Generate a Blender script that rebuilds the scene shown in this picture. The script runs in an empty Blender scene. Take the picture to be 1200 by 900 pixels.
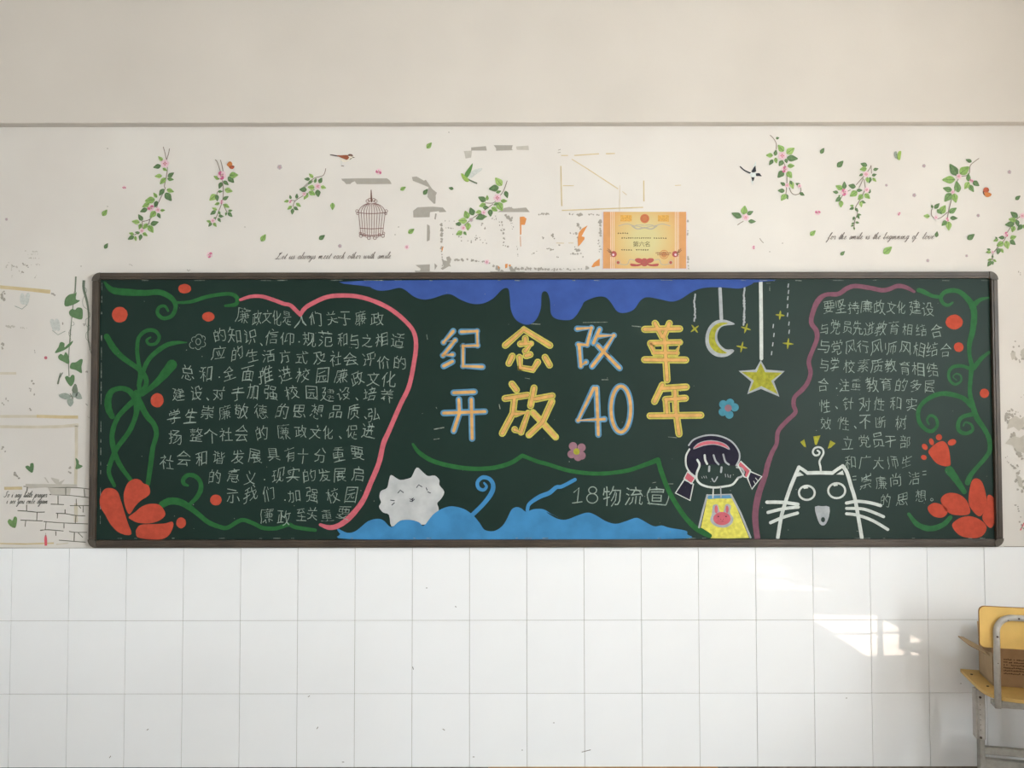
import bpy, bmesh, math, random
from mathutils import Vector, Matrix
from mathutils.geometry import tessellate_polygon

# ------------------------------------------------------------------ camera, world, lights, exposure
SC = bpy.context.scene
COL = SC.collection
FPX, CD, CZ, PITCH, ROLL = 941.0, 3.51, 1.57, 0.033, 0.0013
_F = Vector((0, math.cos(PITCH), math.sin(PITCH)))
_R0 = Vector((1, 0, 0)); _U0 = Vector((0, -math.sin(PITCH), math.cos(PITCH)))
_R = _R0*math.cos(ROLL) - _U0*math.sin(ROLL)
_U = _U0*math.cos(ROLL) + _R0*math.sin(ROLL)
cam = bpy.data.cameras.new('camera'); cam.sensor_width = 36.0; cam.lens = FPX*36.0/1200.0
cam.clip_start = 0.05; cam.clip_end = 100
camo = bpy.data.objects.new('camera', cam); COL.objects.link(camo)
m = Matrix((_R, _U, -_F)).transposed().to_4x4(); m.translation = (0, -CD, CZ)
camo.matrix_world = m
SC.camera = camo

SC.view_settings.view_transform = 'Standard'
SC.view_settings.look = 'None'
SC.view_settings.gamma = 1.0
SC.view_settings.use_curve_mapping = False
SC.view_settings.exposure = 0.11

world = bpy.data.worlds.new('sky'); SC.world = world; world.use_nodes = True
wb = world.node_tree.nodes['Background']
wb.inputs[0].default_value = (0.80, 0.90, 1.0, 1); wb.inputs[1].default_value = 2.8

def light(name, kind, loc, direction, energy, color, **kw):
    l = bpy.data.lights.new(name, kind); l.energy = energy; l.color = color
    for k, v in kw.items(): setattr(l, k, v)
    o = bpy.data.objects.new(name, l); COL.objects.link(o); o.location = loc
    o.rotation_euler = Vector(direction).to_track_quat('-Z', 'Y').to_euler()
    return o
SUN_D = (-1, 0, -1.744)
light('sun', 'SUN', (8, -3, 12), SUN_D, 105.0, (1.0, 0.94, 0.86), angle=0.0093)
RX, LX, FY, CEIL = 3.284, -4.3976, -8.2, 3.55      # inner faces of the room
RWIN = [(-2.75, -1.64), (-5.0, -3.5), (-7.4, -5.8)]   # y ranges of right wall windows
for (a, b), e, zc_, zh in zip(RWIN, (44, 200, 140), (2.15, 1.8, 1.8), (.95, 1.6, 1.6)):
    light('window_daylight', 'AREA', (RX+0.235, (a+b)/2, zc_), (-1, 0, -0.0), e, (0.93, 0.98, 1.0), shape='RECTANGLE', size=b-a, size_y=zh)
LWIN = [(-7.4, -5.8)]
for (a, b), e in zip(LWIN, (52,)):
    light('corridor_daylight', 'AREA', (LX-0.235, (a+b)/2, 1.9), (1, 0, 0), e, (0.92, 0.97, 1.0), shape='RECTANGLE', size=b-a, size_y=1.5)

# ------------------------------------------------------------------ helpers
K = 1.0
def lin(c):
    return tuple(((x/255.0)/12.92 if x/255.0 <= 0.04045 else ((x/255.0+0.055)/1.055)**2.4)*K for x in c[:3])
MATS = {}
def mat(name, rgb, rough=0.8, spec=0.5, var=0.05, scale=30.0, rgb2=None, bump=0.0, bscale=200.0, metal=0.0, coat=0.0, detail=3.0, lo=0.35, hi=0.65):
    if name in MATS: return MATS[name]
    mt = bpy.data.materials.new(name); mt.use_nodes = True; MATS[name] = mt
    nt = mt.node_tree; b = nt.nodes['Principled BSDF']
    c = lin(rgb)
    if rgb2 is None:
        c1 = tuple(x*(1-var) for x in c); c2 = tuple(min(0.95, x*(1+var)) for x in c)
    else: c1, c2 = c, lin(rgb2)
    tc = nt.nodes.new('ShaderNodeTexCoord'); n = nt.nodes.new('ShaderNodeTexNoise')
    n.inputs['Scale'].default_value = scale; n.inputs['Detail'].default_value = detail
    r = nt.nodes.new('ShaderNodeValToRGB')
    r.color_ramp.elements[0].position = lo; r.color_ramp.elements[0].color = (*c1, 1)
    r.color_ramp.elements[1].position = hi; r.color_ramp.elements[1].color = (*c2, 1)
    nt.links.new(tc.outputs['Object'], n.inputs['Vector']); nt.links.new(n.outputs['Fac'], r.inputs['Fac'])
    nt.links.new(r.outputs['Color'], b.inputs['Base Color'])
    b.inputs['Roughness'].default_value = rough; b.inputs['Specular IOR Level'].default_value = spec
    b.inputs['Metallic'].default_value = metal; b.inputs['Coat Weight'].default_value = coat
    if bump:
        n2 = nt.nodes.new('ShaderNodeTexNoise'); n2.inputs['Scale'].default_value = bscale; n2.inputs['Detail'].default_value = 4
        bp = nt.nodes.new('ShaderNodeBump'); bp.inputs['Strength'].default_value = bump; bp.inputs['Distance'].default_value = 0.002
        nt.links.new(tc.outputs['Object'], n2.inputs['Vector']); nt.links.new(n2.outputs['Fac'], bp.inputs['Height'])
        nt.links.new(bp.outputs['Normal'], b.inputs['Normal'])
    return mt

def P(px, py, y=0.0):
    """point of the photographed wall seen at a measured photo position, on the plane y"""
    d = _F + _R*((px-600)/FPX) + _U*((450-py)/FPX)
    t = (y + CD)/d.y
    return Vector((d.x*t, y, CZ + d.z*t))

def mesh_obj(name, verts, faces, mt, parent=None, mats=None, fm=None, smooth=False, loc=None):
    me = bpy.data.meshes.new(name)
    o = bpy.data.objects.new(name, me); COL.objects.link(o)
    off = Vector((0, 0, 0))
    if loc is not None: off = Vector(loc); o.location = off
    if parent is not None:
        o.parent = parent
        w = Vector((0, 0, 0)); q = parent
        while q is not None: w += q.location; q = q.parent
        off = w
    me.from_pydata([tuple(Vector(v)-off) for v in verts], [], faces)
    for k in (mats or [mt]): me.materials.append(k)
    if fm: me.polygons.foreach_set('material_index', fm)
    if smooth: me.polygons.foreach_set('use_smooth', [True]*len(me.polygons))
    me.update()
    return o

def bm_obj(name, bm, mt, parent=None, loc=None, smooth=False, rotz=0.0):
    """bm in local coordinates of the parent (or of loc)"""
    me = bpy.data.meshes.new(name); bm.normal_update(); bm.to_mesh(me); bm.free()
    if mt: me.materials.append(mt)
    if smooth: me.polygons.foreach_set('use_smooth', [True]*len(me.polygons))
    o = bpy.data.objects.new(name, me); COL.objects.link(o)
    if loc is not None: o.location = loc
    o.rotation_euler.z = rotz
    o.parent = parent
    return o

def box(bm, x0, x1, y0, y1, z0, z1, bevel=0.0, seg=1):
    r = bmesh.ops.create_cube(bm, size=1.0)
    vs = r['verts']
    for v in vs:
        v.co = Vector((x0+(v.co.x+.5)*(x1-x0), y0+(v.co.y+.5)*(y1-y0), z0+(v.co.z+.5)*(z1-z0)))
    if bevel:
        es = list({e for v in vs for e in v.link_edges})
        bmesh.ops.bevel(bm, geom=es, offset=bevel, segments=seg, affect='EDGES', profile=0.5)

def tube(bm, pts, r, seg=12, closed_ends=True):
    pts = [Vector(p) for p in pts]; rings = []
    up = None
    for i, p in enumerate(pts):
        a = pts[max(0, i-1)]; b = pts[min(len(pts)-1, i+1)]
        t = (b-a).normalized()
        if up is None:
            up = Vector((0, 0, 1)) if abs(t.z) < 0.9 else Vector((1, 0, 0))
        n = (up - t*up.dot(t)).normalized(); up = n; c = t.cross(n)
        rr = r[i] if isinstance(r, (list, tuple)) else r
        rings.append([bm.verts.new(p + (n*math.cos(2*math.pi*k/seg)+c*math.sin(2*math.pi*k/seg))*rr) for k in range(seg)])
    for a, b in zip(rings, rings[1:]):
        for k in range(seg):
            f = bm.faces.new((a[k], a[(k+1) % seg], b[(k+1) % seg], b[k])); f.smooth = True
    if closed_ends:
        bm.faces.new(rings[0][::-1]); bm.faces.new(rings[-1])

def tag(o, label=None, cat=None, group=None, kind=None):
    if label: o['label'] = label
    if cat: o['category'] = cat
    if group: o['group'] = group
    if kind: o['kind'] = kind
    return o
def empty(name, loc, label=None, cat=None, group=None, rz=0.0):
    o = bpy.data.objects.new(name, None); COL.objects.link(o); o.location = loc; o.rotation_euler.z = rz
    o.empty_display_size = 0.05
    return tag(o, label, cat, group)

# ---- flat drawing helpers. Coordinates are measured in a zoomed crop (ox, oy, scale)
class Z:
    def __init__(s, ox, oy, k): s.ox, s.oy, s.k = ox, oy, k
    def __call__(s, pts): return [(s.ox+p[0]/s.k, s.oy+p[1]/s.k) + ((p[2]/s.k,) if len(p) > 2 else ()) for p in pts]
PX = Z(0, 0, 1)

def smooth_path(pts, n=6, closed=False):
    out = []; N = len(pts); D = len(pts[0])
    rng = range(N if closed else N-1)
    if N < 3: return list(pts)
    for i in rng:
        if closed: p0, p1, p2, p3 = pts[(i-1) % N], pts[i], pts[(i+1) % N], pts[(i+2) % N]
        else: p0, p1, p2, p3 = pts[max(i-1, 0)], pts[i], pts[i+1], pts[min(i+2, N-1)]
        for j in range(n):
            t = j/n; t2 = t*t; t3 = t2*t
            out.append(tuple(0.5*((2*p1[d])+(-p0[d]+p2[d])*t+(2*p0[d]-5*p1[d]+4*p2[d]-p3[d])*t2+(-p0[d]+3*p1[d]-3*p2[d]+p3[d])*t3) for d in range(D)))
    if not closed: out.append(tuple(pts[-1]))
    return out

class Flat:
    """collects flat painted shapes on a plane y and links them as one mesh"""
    def __init__(s, y): s.y = y; s.v = []; s.f = []; s.m = []; s.n = 0; s.mats = []
    def _mi(s, mt):
        if mt not in s.mats: s.mats.append(mt)
        return s.mats.index(mt)
    def _add(s, vs, fs, mt, up=0.0):
        b = len(s.v); y = s.y - up*1.6 - (s.n % 24)*0.00002; s.n += 1
        s.v += [P(x, z, y) for x, z in vs]; s.f += [tuple(b+i for i in f) for f in fs]; s.m += [s._mi(mt)]*len(fs)
    def poly(s, pts, mt, sm=3, up=0.0):
        pts = [p[:2] for p in pts]
        if sm: pts = smooth_path(pts, sm, True)
        tr = tessellate_polygon([[Vector((p[0], p[1], 0)) for p in pts]])
        fs = []
        for t in tr:
            a, b, c = (pts[i] for i in t)
            cr = (b[0]-a[0])*(c[1]-a[1])-(b[1]-a[1])*(c[0]-a[0])
            if abs(cr) < 1e-9: continue
            fs.append(tuple(t) if cr < 0 else tuple(t[::-1]))
        s._add(pts, fs, mt, up); return s
    def line(s, pts, w, mt, sm=5, up=0.0, closed=False, cap=True, rough=0.0, rnd=None):
        pts = [(p[0], p[1], p[2] if len(p) > 2 else w) for p in pts]
        if sm and len(pts) > 2: pts = smooth_path(pts, sm, closed)
        if closed: pts = pts+[pts[0]]
        L, R = [], []
        n = len(pts)
        for i, p in enumerate(pts):
            a = pts[i-1] if i else (pts[-2] if closed else p); b = pts[i+1] if i < n-1 else (pts[1] if closed else p)
            dx, dy = b[0]-a[0], b[1]-a[1]; l = math.hypot(dx, dy) or 1e-6
            h = p[2]/2
            if rough and rnd: h *= 1+rnd.uniform(-rough, rough)
            nx, ny = -dy/l*h, dx/l*h
            L.append((p[0]+nx, p[1]+ny)); R.append((p[0]-nx, p[1]-ny))
        fs = [(i, n+i, n+i+1, i+1) for i in range(n-1)]
        vs = L+R
        fs2 = []
        for f in fs:
            a, b, c, d = (vs[k] for k in f)
            ar = (c[0]-a[0])*(d[1]-b[1])-(c[1]-a[1])*(d[0]-b[0])
            fs2.append(f if ar < 0 else f[::-1])
        s._add(vs, fs2, mt, up)
        if cap and not closed:
            for e in (pts[0], pts[-1]):
                if e[2] > 0.8: s.disc(e[0], e[1], e[2]/2, mt, up=up-0.00004, n=10)
        return s
    def disc(s, cx, cy, r, mt, ry=None, rot=0.0, n=20, up=0.0, wob=0.0, rnd=None):
        ry = ry or r; c, q = math.cos(rot), math.sin(rot); vs = []
        for i in range(n):
            a = -2*math.pi*i/n; w = 1+(rnd.uniform(-wob, wob) if rnd else 0)
            x, z = r*math.cos(a)*w, ry*math.sin(a)*w
            vs.append((cx+x*c-z*q, cy+x*q+z*c))
        s._add(vs, [tuple(range(n))], mt, up); return s
    def ring(s, cx, cy, r, w, mt, ry=None, n=24, rot=0.0, up=0.0):
        ry = ry or r; c, q = math.cos(rot), math.sin(rot)
        pts = []
        for i in range(n):
            a = 2*math.pi*i/n; x, z = r*math.cos(a), ry*math.sin(a)
            pts.append((cx+x*c-z*q, cy+x*q+z*c))
        return s.line(pts, w, mt, sm=0, closed=True, up=up)
    def tris(s, vs, fs, mt): s._add(vs, fs, mt)
    def obj(s, name, parent=None, loc=None):
        return mesh_obj(name, s.v, s.f, None, parent, mats=s.mats, fm=s.m, loc=loc)

_G = {}
def glyph(ch, off=0.0):
    if (ch, off) in _G: return _G[(ch, off)]
    c = bpy.data.curves.new('t', 'FONT'); c.body = ch; c.size = 1; c.resolution_u = 2; c.fill_mode = 'FRONT'; c.offset = off
    o = bpy.data.objects.new('t', c); COL.objects.link(o)
    dg = bpy.context.evaluated_depsgraph_get(); dg.update()
    me = o.evaluated_get(dg).to_mesh()
    vs = [(v.co.x, v.co.y) for v in me.vertices]; fs = []
    for p in me.polygons:
        t = tuple(p.vertices); a, b, d = (vs[i] for i in t[:3])
        cr = sum((vs[t[i]][0]*vs[t[(i+1) % len(t)]][1]-vs[t[(i+1) % len(t)]][0]*vs[t[i]][1]) for i in range(len(t)))
        if abs(cr) < 1e-9: continue
        fs.append(t if cr > 0 else t[::-1])
    bpy.data.objects.remove(o); bpy.data.curves.remove(c)
    _G[(ch, off)] = (vs, fs); return _G[(ch, off)]
_CMP = {}
def components(ch, vs, fs, off):
    key = (ch, off)
    if key in _CMP: return _CMP[key]
    par = list(range(len(vs)))
    def find(a):
        while par[a] != a: par[a] = par[par[a]]; a = par[a]
        return a
    for f in fs:
        for a in f[1:]: par[find(a)] = find(f[0])
    ids = {}; lab = [ids.setdefault(find(i), len(ids)) for i in range(len(vs))]; cen = []
    for k in range(len(ids)):
        q = [vs[i] for i in range(len(vs)) if lab[i] == k]
        cen.append((sum(a for a, _ in q)/len(q)-.5, sum(b for _, b in q)/len(q)-.38))
    _CMP[key] = ([(l, cen[l]) for l in lab], len(ids)); return _CMP[key]
def write(fl, ch, cx, cy, w, h, mt, rnd=None, jit=1.0, off=0.0, shear=0.0):
    """one CJK-cell character centred at photo pixel (cx, cy)"""
    vs, fs = glyph(ch, off)
    if not vs: return
    rot = rnd.uniform(-.07, .07)*jit if rnd else 0; sh = shear + (rnd.uniform(-.10, .10)*jit if rnd else 0)
    sl = rnd.uniform(-.10, .02)*jit if rnd else 0
    ph = [rnd.uniform(0, 6.28) for _ in range(4)] if rnd else None
    out = []; comp, nc = components(ch, vs, fs, off)
    cj = [(rnd.gauss(0, .022)*jit, rnd.gauss(0, .022)*jit, rnd.gauss(0, .07)*jit, 1+rnd.gauss(0, .06)*jit) for _ in range(nc)] if rnd else None
    for i, (x, y) in enumerate(vs):
        x -= .5; y -= .38
        if rnd:
            ax, ay, ar, asx = cj[comp[i][0]]; mx, my = comp[i][1]
            x, y = mx+ax+((x-mx)*math.cos(ar)-(y-my)*math.sin(ar))*asx, my+ay+((x-mx)*math.sin(ar)+(y-my)*math.cos(ar))*asx
        if rnd:
            x, y = x+jit*.030*math.sin(5*y+ph[0])+jit*.012*math.sin(13*y+ph[2]), y+jit*.030*math.sin(5*x+ph[1])+jit*.012*math.sin(12*x+ph[3])
        x += y*sh; y -= x*sl
        x, y = x*math.cos(rot)-y*math.sin(rot), x*math.sin(rot)+y*math.cos(rot)
        out.append((cx+x*w, cy-y*h))
    fl.tris(out, fs, mt)
# single-stroke copperplate letters: (advance, strokes); x-height 1, y up
CUR = {
'L':(1.7,[[(.95,1.7),(.7,1.9),(.55,1.6),(.8,1.45),(1.2,1.8),(1.1,2.1),(.85,1.9),(.6,1.0),(.3,.15),(-.05,.1),(.1,-.05),(.6,.1),(1.1,-.05),(1.45,.15)]]),
'S':(1.4,[[(1.2,1.7),(1.05,2.0),(.7,1.9),(.6,1.5),(.85,1.0),(.8,.4),(.4,0),(0,.15),(.05,.45)]]),
'e':(.78,[[(0,.3),(.35,.5),(.6,.75),(.5,1),(.25,.8),(.2,.3),(.4,0),(.78,.3)]]),
't':(.6,[[(0,.3),(.4,1.1),(.52,1.7),(.4,1.1),(.25,.3),(.35,0),(.65,.3)],[(.15,1.15),(.75,1.2)]]),
'u':(1.0,[[(0,.3),(.2,1),(.15,.3),(.3,0),(.6,.3),(.78,1),(.68,.2),(.8,0),(1.05,.3)]]),
's':(.75,[[(0,.3),(.4,1.05),(.5,.6),(.45,.1),(.1,.05),(.4,0),(.78,.3)]]),
'a':(.95,[[(.7,.9),(.45,1),(.18,.7),(.15,.15),(.4,.02),(.65,.5),(.75,1),(.65,.3),(.75,0),(1.0,.3)]]),
'l':(.55,[[(0,.3),(.45,1.3),(.55,2.0),(.4,2.15),(.28,1.6),(.2,.3),(.32,0),(.6,.3)]]),
'w':(1.35,[[(0,.5),(.2,1),(.15,.25),(.3,0),(.58,.3),(.7,1),(.62,.3),(.75,0),(1.1,.4),(1.15,.95),(1.35,.85)]]),
'y':(.95,[[(0,.5),(.2,1),(.15,.3),(.35,.05),(.6,.4),(.75,1),(.55,-.3),(.3,-1),(.05,-.8),(.3,-.3),(.98,.3)]]),
'm':(1.5,[[(0,.5),(.2,1),(.15,0),(.35,.7),(.55,1),(.6,.6),(.55,0),(.75,.7),(.95,1),(1.0,.6),(1.0,.1),(1.15,0),(1.5,.3)]]),
'n':(1.1,[[(0,.5),(.2,1),(.15,0),(.35,.7),(.55,1),(.62,.6),(.6,.1),(.75,0),(1.1,.3)]]),
'c':(.75,[[(.6,.8),(.45,1),(.2,.75),(.18,.25),(.38,0),(.75,.3)]]),
'h':(1.0,[[(0,.3),(.45,1.4),(.55,2.0),(.4,2.1),(.28,1.5),(.12,0),(.35,.7),(.55,1),(.6,.6),(.55,.1),(.7,0),(1.0,.3)]]),
'o':(.85,[[(.45,1),(.2,.75),(.18,.2),(.4,0),(.62,.3),(.62,.8),(.45,1),(.6,.85),(.9,.8)]]),
'r':(.75,[[(0,.5),(.22,1.1),(.3,.9),(.55,.9),(.5,.5),(.5,.1),(.6,0),(.78,.3)]]),
'i':(.5,[[(0,.4),(.25,1),(.2,.25),(.3,0),(.52,.3)],[(.38,1.42),(.42,1.5)]]),
'f':(.7,[[(0,.3),(.4,1.2),(.6,2.0),(.45,2.15),(.3,1.5),(.1,-.4),(-.1,-1),(-.2,-.7),(.2,-.05),(.72,.3)]]),
'b':(.85,[[(0,.3),(.42,1.4),(.52,2.0),(.38,2.1),(.25,1.3),(.18,.2),(.35,0),(.6,.3),(.6,.8),(.9,.85)]]),
'g':(.95,[[(.7,.9),(.45,1),(.18,.7),(.15,.2),(.4,.05),(.65,.5),(.75,1),(.55,-.3),(.3,-1),(.05,-.8),(.35,-.3),(1.0,.3)]]),
'v':(.85,[[(0,.5),(.2,1),(.2,.3),(.35,0),(.62,.4),(.65,.95),(.88,.85)]]),
'p':(.95,[[(0,.4),(.3,1.2),(.1,-.2),(-.05,-1),(.2,.2),(.45,.95),(.65,.8),(.6,.25),(.35,0),(.6,0),(.98,.3)]]),
'.':(.4,[[(.1,.0),(.18,.08)]]),
}
def script_text(fl, txt, x0, x1, y, xh, mt, shear=0.42, rise=0.0, w=.42):
    tot = sum(.9 if ch == ' ' else CUR[ch][0] for ch in txt); k = (x1-x0)/tot; x = 0
    for ch in txt:
        if ch == ' ': x += .9; continue
        a, st = CUR[ch]
        for s_ in st:
            pts = smooth_path(s_, 4) if len(s_) > 2 else s_
            out = []
            for i, (u, v) in enumerate(pts):
                b = pts[min(i+1, len(pts)-1)]; c = pts[max(i-1, 0)]; down = 1.35 if b[1] < c[1]-.02 else .7   # pressed down-strokes, hairline up-strokes
                out.append((x0+(x+u)*k+v*shear*xh, y+rise*x/tot-v*xh, w*down))
            fl.line(out, w, mt, 0, cap=False)
        x += a

# ------------------------------------------------------------------ the room
rnd = random.Random(7)
m_plaster = mat('plaster_cream', (213, 209, 204), .85, .25, rgb2=(219, 216, 211), scale=2.2, bump=.12, bscale=120)
m_beam = mat('beam_paint', (204, 199, 192), .85, .25, rgb2=(210, 205, 198), scale=1.6, bump=.12, bscale=90)
m_other = mat('room_paint', (205, 202, 196), .9, .2, var=.02, scale=2)
m_dado = mat('dado_tile', (205, 208, 208), .35, .4, var=.02, scale=2)
m_grout = mat('grout_grey', (160, 158, 150), .9, .2, var=.12, scale=12)
m_floor = mat('floor_terrazzo', (148, 136, 127), .5, .3, rgb2=(162, 150, 141), scale=60)
m_tile = mat('tile_white', (242, 245, 248), .028, .6, var=.012, scale=3)
m_steelw = mat('window_aluminium', (176, 180, 182), .4, .5, metal=.6)

def structure(name, boxes, mt, parent=None, bevel=0.0):
    bm = bmesh.new()
    for b in boxes: box(bm, *b, bevel=bevel)
    o = bm_obj(name, bm, mt, parent); 
    if parent is None: tag(o, kind='structure')
    return o
structure('floor', [(LX-.25, RX+.25, FY-.25, .25, -.15, 0)], m_floor)
structure('ceiling', [(LX-.25, RX+.25, FY-.25, .25, CEIL, CEIL+.15)], m_other)
wall = structure('wall_back', [(LX-.25, RX+.25, 0, .25, 0, CEIL)], m_plaster)
structure('wall_front', [(LX-.25, RX+.25, FY-.25, FY, 0, CEIL)], m_other)
BZ = P(600, 143.6, -.050).z
beam = structure('trim_1', [(LX, RX, -.052, 0, BZ, CEIL)], m_beam, bevel=.003)

def side_wall(name, xa, xb, wins, z0, z1, inner, sgn):
    bs = []; ys = sorted([FY, .25-.25] + [y for w in wins for y in w])
    for i in range(0, len(ys), 2): bs.append((xa, xb, ys[i], ys[i+1], 0, CEIL))
    for a, b in wins: bs += [(xa, xb, a, b, 0, z0), (xa, xb, a, b, z1, CEIL)]
    structure(name, bs, m_other)
    for k, (a, b) in enumerate(wins):
        bm = bmesh.new(); xm = (xa+xb)/2; t = .022
        for (p, q, r, s) in ((a, b, z0, z0+.05), (a, b, z1-.05, z1), (a, a+.05, z0, z1), (b-.05, b, z0, z1), ((a+b)/2-.03, (a+b)/2+.03, z0, z1), (a, b, z1-.45, z1-.41)):
            box(bm, xm-t, xm+t, p, q, r, s, .004)
        tag(bm_obj('window_%d' % (k+1+(10 if sgn < 0 else 0)), bm, m_steelw), kind='structure')
side_wall('wall_right', RX, RX+.24, RWIN, .9, 2.65, RX, 1)
side_wall('wall_left', LX-.24, LX, LWIN, 1.1, 2.7, LX, -1)
structure('added_canopy', [(RX+.24, RX+.24+.321, FY, 0, 2.75, 2.9)], m_other)          # canopy slab added outside to cut the sun patch on the floor
structure('baseboard_right', [(RX-.008, RX, FY, 0, 0, .88)], m_dado)
structure('baseboard_left', [(LX, LX+.008, FY, 0, 0, .967)], m_dado)
# faint dark grout bed behind the tiles, then every tile
structure('grout_bed', [(LX+.008, RX-.008, -.0045, 0, 0, .9762)], m_grout, wall)
TW, TH, TB = 0.2478, 0.3125, 0.0385
me_t = None
for r in range(3):
    for c in range(31):
        x0 = -2.1674 - 9*TW + c*TW; z0 = TB + r*TH
        if me_t is None:
            bm = bmesh.new(); box(bm, .0008, TW-.0008, -.0075, -.002, .0008, TH-.0008, .0007)
            me_t = bpy.data.meshes.new('tile'); bm.normal_update(); bm.to_mesh(me_t); bm.free(); me_t.materials.append(m_tile)
        o = bpy.data.objects.new('tile', me_t); COL.objects.link(o); o.parent = wall
        o.location = (x0, 0, z0)
        o.rotation_euler = (rnd.gauss(0, .0011), rnd.gauss(0, .0002), rnd.gauss(0, .0013))
structure('baseboard_back', [(LX+.008, RX-.008, -.0085, -.0045, 0, TB-.0005)], mat('skirting_grey', (132, 124, 116), .6, .3, rgb2=(108, 98, 90), scale=40))
# chipped marks on tiles
m_speck = mat('speck_dark', (120, 118, 112), .9)
fl = Flat(-.0085)
for (x, y, l, a) in ((520, 855, 3, .5), (372, 853, 3, -1), (687, 880, 11, -.25), (402, 893, 2.5, 0), (484, 783, 3.5, 1.3), (555, 887, 2, 0), (612, 879, 1.5, 0), (649, 847, 1.5, 0), (1158, 783.5, 0, 0), (173, 855, 2.5, -.6), (129, 887, 3, -.9), (362, 816, 2.5, -.6), (992, 818, 1.5, 0), (534, 711, 2, 0.6), (500, 689, 1.5, 0), (1190, 815, 0, 0), (1126, 801, 1.2, 0)):
    if l: fl.line([(x-l/2*math.cos(a), y-l/2*math.sin(a)), (x+l/2*math.cos(a), y+l/2*math.sin(a))], .8, m_speck)
tag(fl.obj('tile_speck', wall), kind='stuff')

# ------------------------------------------------------------------ chalkboard
C0, C1 = P(108.3, 319.6, -.025), P(1175.8, 640.8, -.025)
BX0, BX1, BZ1 = C0.x, C1.x, C0.z
BZ0 = P(600, 641.5, -.027).z
board = empty('chalkboard', ((BX0+BX1)/2, 0, BZ0), 'long green classroom chalkboard in a brown frame, covered with coloured chalk drawings and writing', 'chalkboard')
m_board = mat('board_green', (19, 41, 35), .46, .20, rgb2=(25, 48, 42), scale=2.6, detail=5, lo=.3, hi=.75)
m_frame = mat('frame_brown', (60, 51, 43), .36, .45, rgb2=(74, 64, 54), scale=9)
m_corner = mat('frame_corner_grey', (70, 64, 56), .45, .45, rgb2=(88, 82, 74), scale=30)
m_dust = mat('chalk_dust', (150, 158, 150), .95, .1, rgb2=(95, 105, 98), scale=90)
FW = .029; BY = -.012; AY = BY-.0006
def wbox(name, boxes, mt, bevel=0.0, parent=board, seg=2):
    bm = bmesh.new()
    for b in boxes:
        box(bm, b[0]-parent.location.x, b[1]-parent.location.x, b[2]-parent.location.y, b[3]-parent.location.y, b[4]-parent.location.z, b[5]-parent.location.z, bevel, seg)
    return bm_obj(name, bm, mt, parent)
wbox('board_panel', [(BX0+.012, BX1-.012, BY, -.001, BZ0+.012, BZ1-.012)], m_board)
CR = .036
for (a, b, c, d, hor) in ((BX0+CR, BX1-CR, BZ1-FW, BZ1, 1), (BX0+CR, BX1-CR, BZ0, BZ0+FW*1.12, 1), (BX0, BX0+FW, BZ0+CR, BZ1-CR, 0), (BX1-FW, BX1, BZ0+CR, BZ1-CR, 0)):
    bs = [(a, b, -.027, -.001, c, d)]
    # raised bead along the middle of each rail
    if hor: bs.append((a, b, -.030, -.020, c+.008, d-.009))
    else: bs.append((a+.008, b-.009, -.030, -.020, c, d))
    wbox('frame_rail', bs, m_frame, .0028)
for sx in (0, 1):
    for sz in (0, 1):
        bm = bmesh.new(); prof = []
        w = CR; N = 8
        # rounded outside corner, square inside corner (an L shaped cap)
        outer = [(CR-CR*math.sin(math.pi/2*(1-i/N)) if 0 else CR-CR*math.cos(math.pi/2*i/N), CR-CR*math.sin(math.pi/2*i/N)) for i in range(N+1)]
        pts = outer + [(CR, FW), (FW+.001, FW+.001), (FW, CR)]
        front = []
        vs0, vs1 = [], []
        for (x, z) in pts:
            X = (BX0+x) if not sx else (BX1-x); Zz = (BZ0+z) if not sz else (BZ1-z)
            vs0.append(bm.verts.new((X-board.location.x, -.0305, Zz-board.location.z)))
            vs1.append(bm.verts.new((X-board.location.x, -.001, Zz-board.location.z)))
        n = len(pts)
        bm.faces.new(vs0); bm.faces.new(vs1[::-1])
        for i in range(n): bm.faces.new((vs0[i], vs1[i], vs1[(i+1) % n], vs0[(i+1) % n]))
        bmesh.ops.recalc_face_normals(bm, faces=bm.faces)
        bm_obj('frame_corner', bm, m_corner, board)

K = 0.90
W_ = lambda n, c, **k: mat(n, c, .9, .25, **{**dict(var=.10, scale=45), **k})
m_green = W_('chalk_green', (43, 102, 55))
m_green2 = W_('chalk_green_right', (52, 108, 66))
m_red = W_('chalk_red', (190, 80, 60))
m_pink = W_('chalk_pink', (203, 104, 116))
m_mauve = W_('chalk_mauve', (126, 84, 100))
m_blue = W_('chalk_deep_blue', (60, 88, 160), scale=14)
m_sky = W_('chalk_sky_blue', (66, 136, 188), scale=12, var=.12)
m_outblue = W_('chalk_outline_blue', (92, 145, 180))
m_orange = W_('chalk_orange', (216, 168, 104))
m_yel = W_('chalk_outline_yellow', (196, 188, 92), var=.12)
m_white = W_('chalk_white', (205, 212, 208))
m_script = W_('chalk_handwriting', (150, 166, 157), var=.22, scale=160)
m_grey = W_('chalk_grey', (168, 174, 178))
m_lemon = W_('chalk_lemon', (218, 212, 98), var=.14, scale=60)
m_olive = W_('chalk_olive', (160, 160, 56), var=.2, scale=60)
m_navy = W_('chalk_navy', (38, 36, 52))
m_cloud = W_('chalk_cloud', (180, 184, 186), rgb2=(208, 211, 211), scale=16, lo=.3, hi=.72)
m_dull = W_('chalk_dull_pink', (150, 112, 124))
m_tealf = W_('chalk_teal', (72, 136, 156))
rb = random.Random(3)

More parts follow.
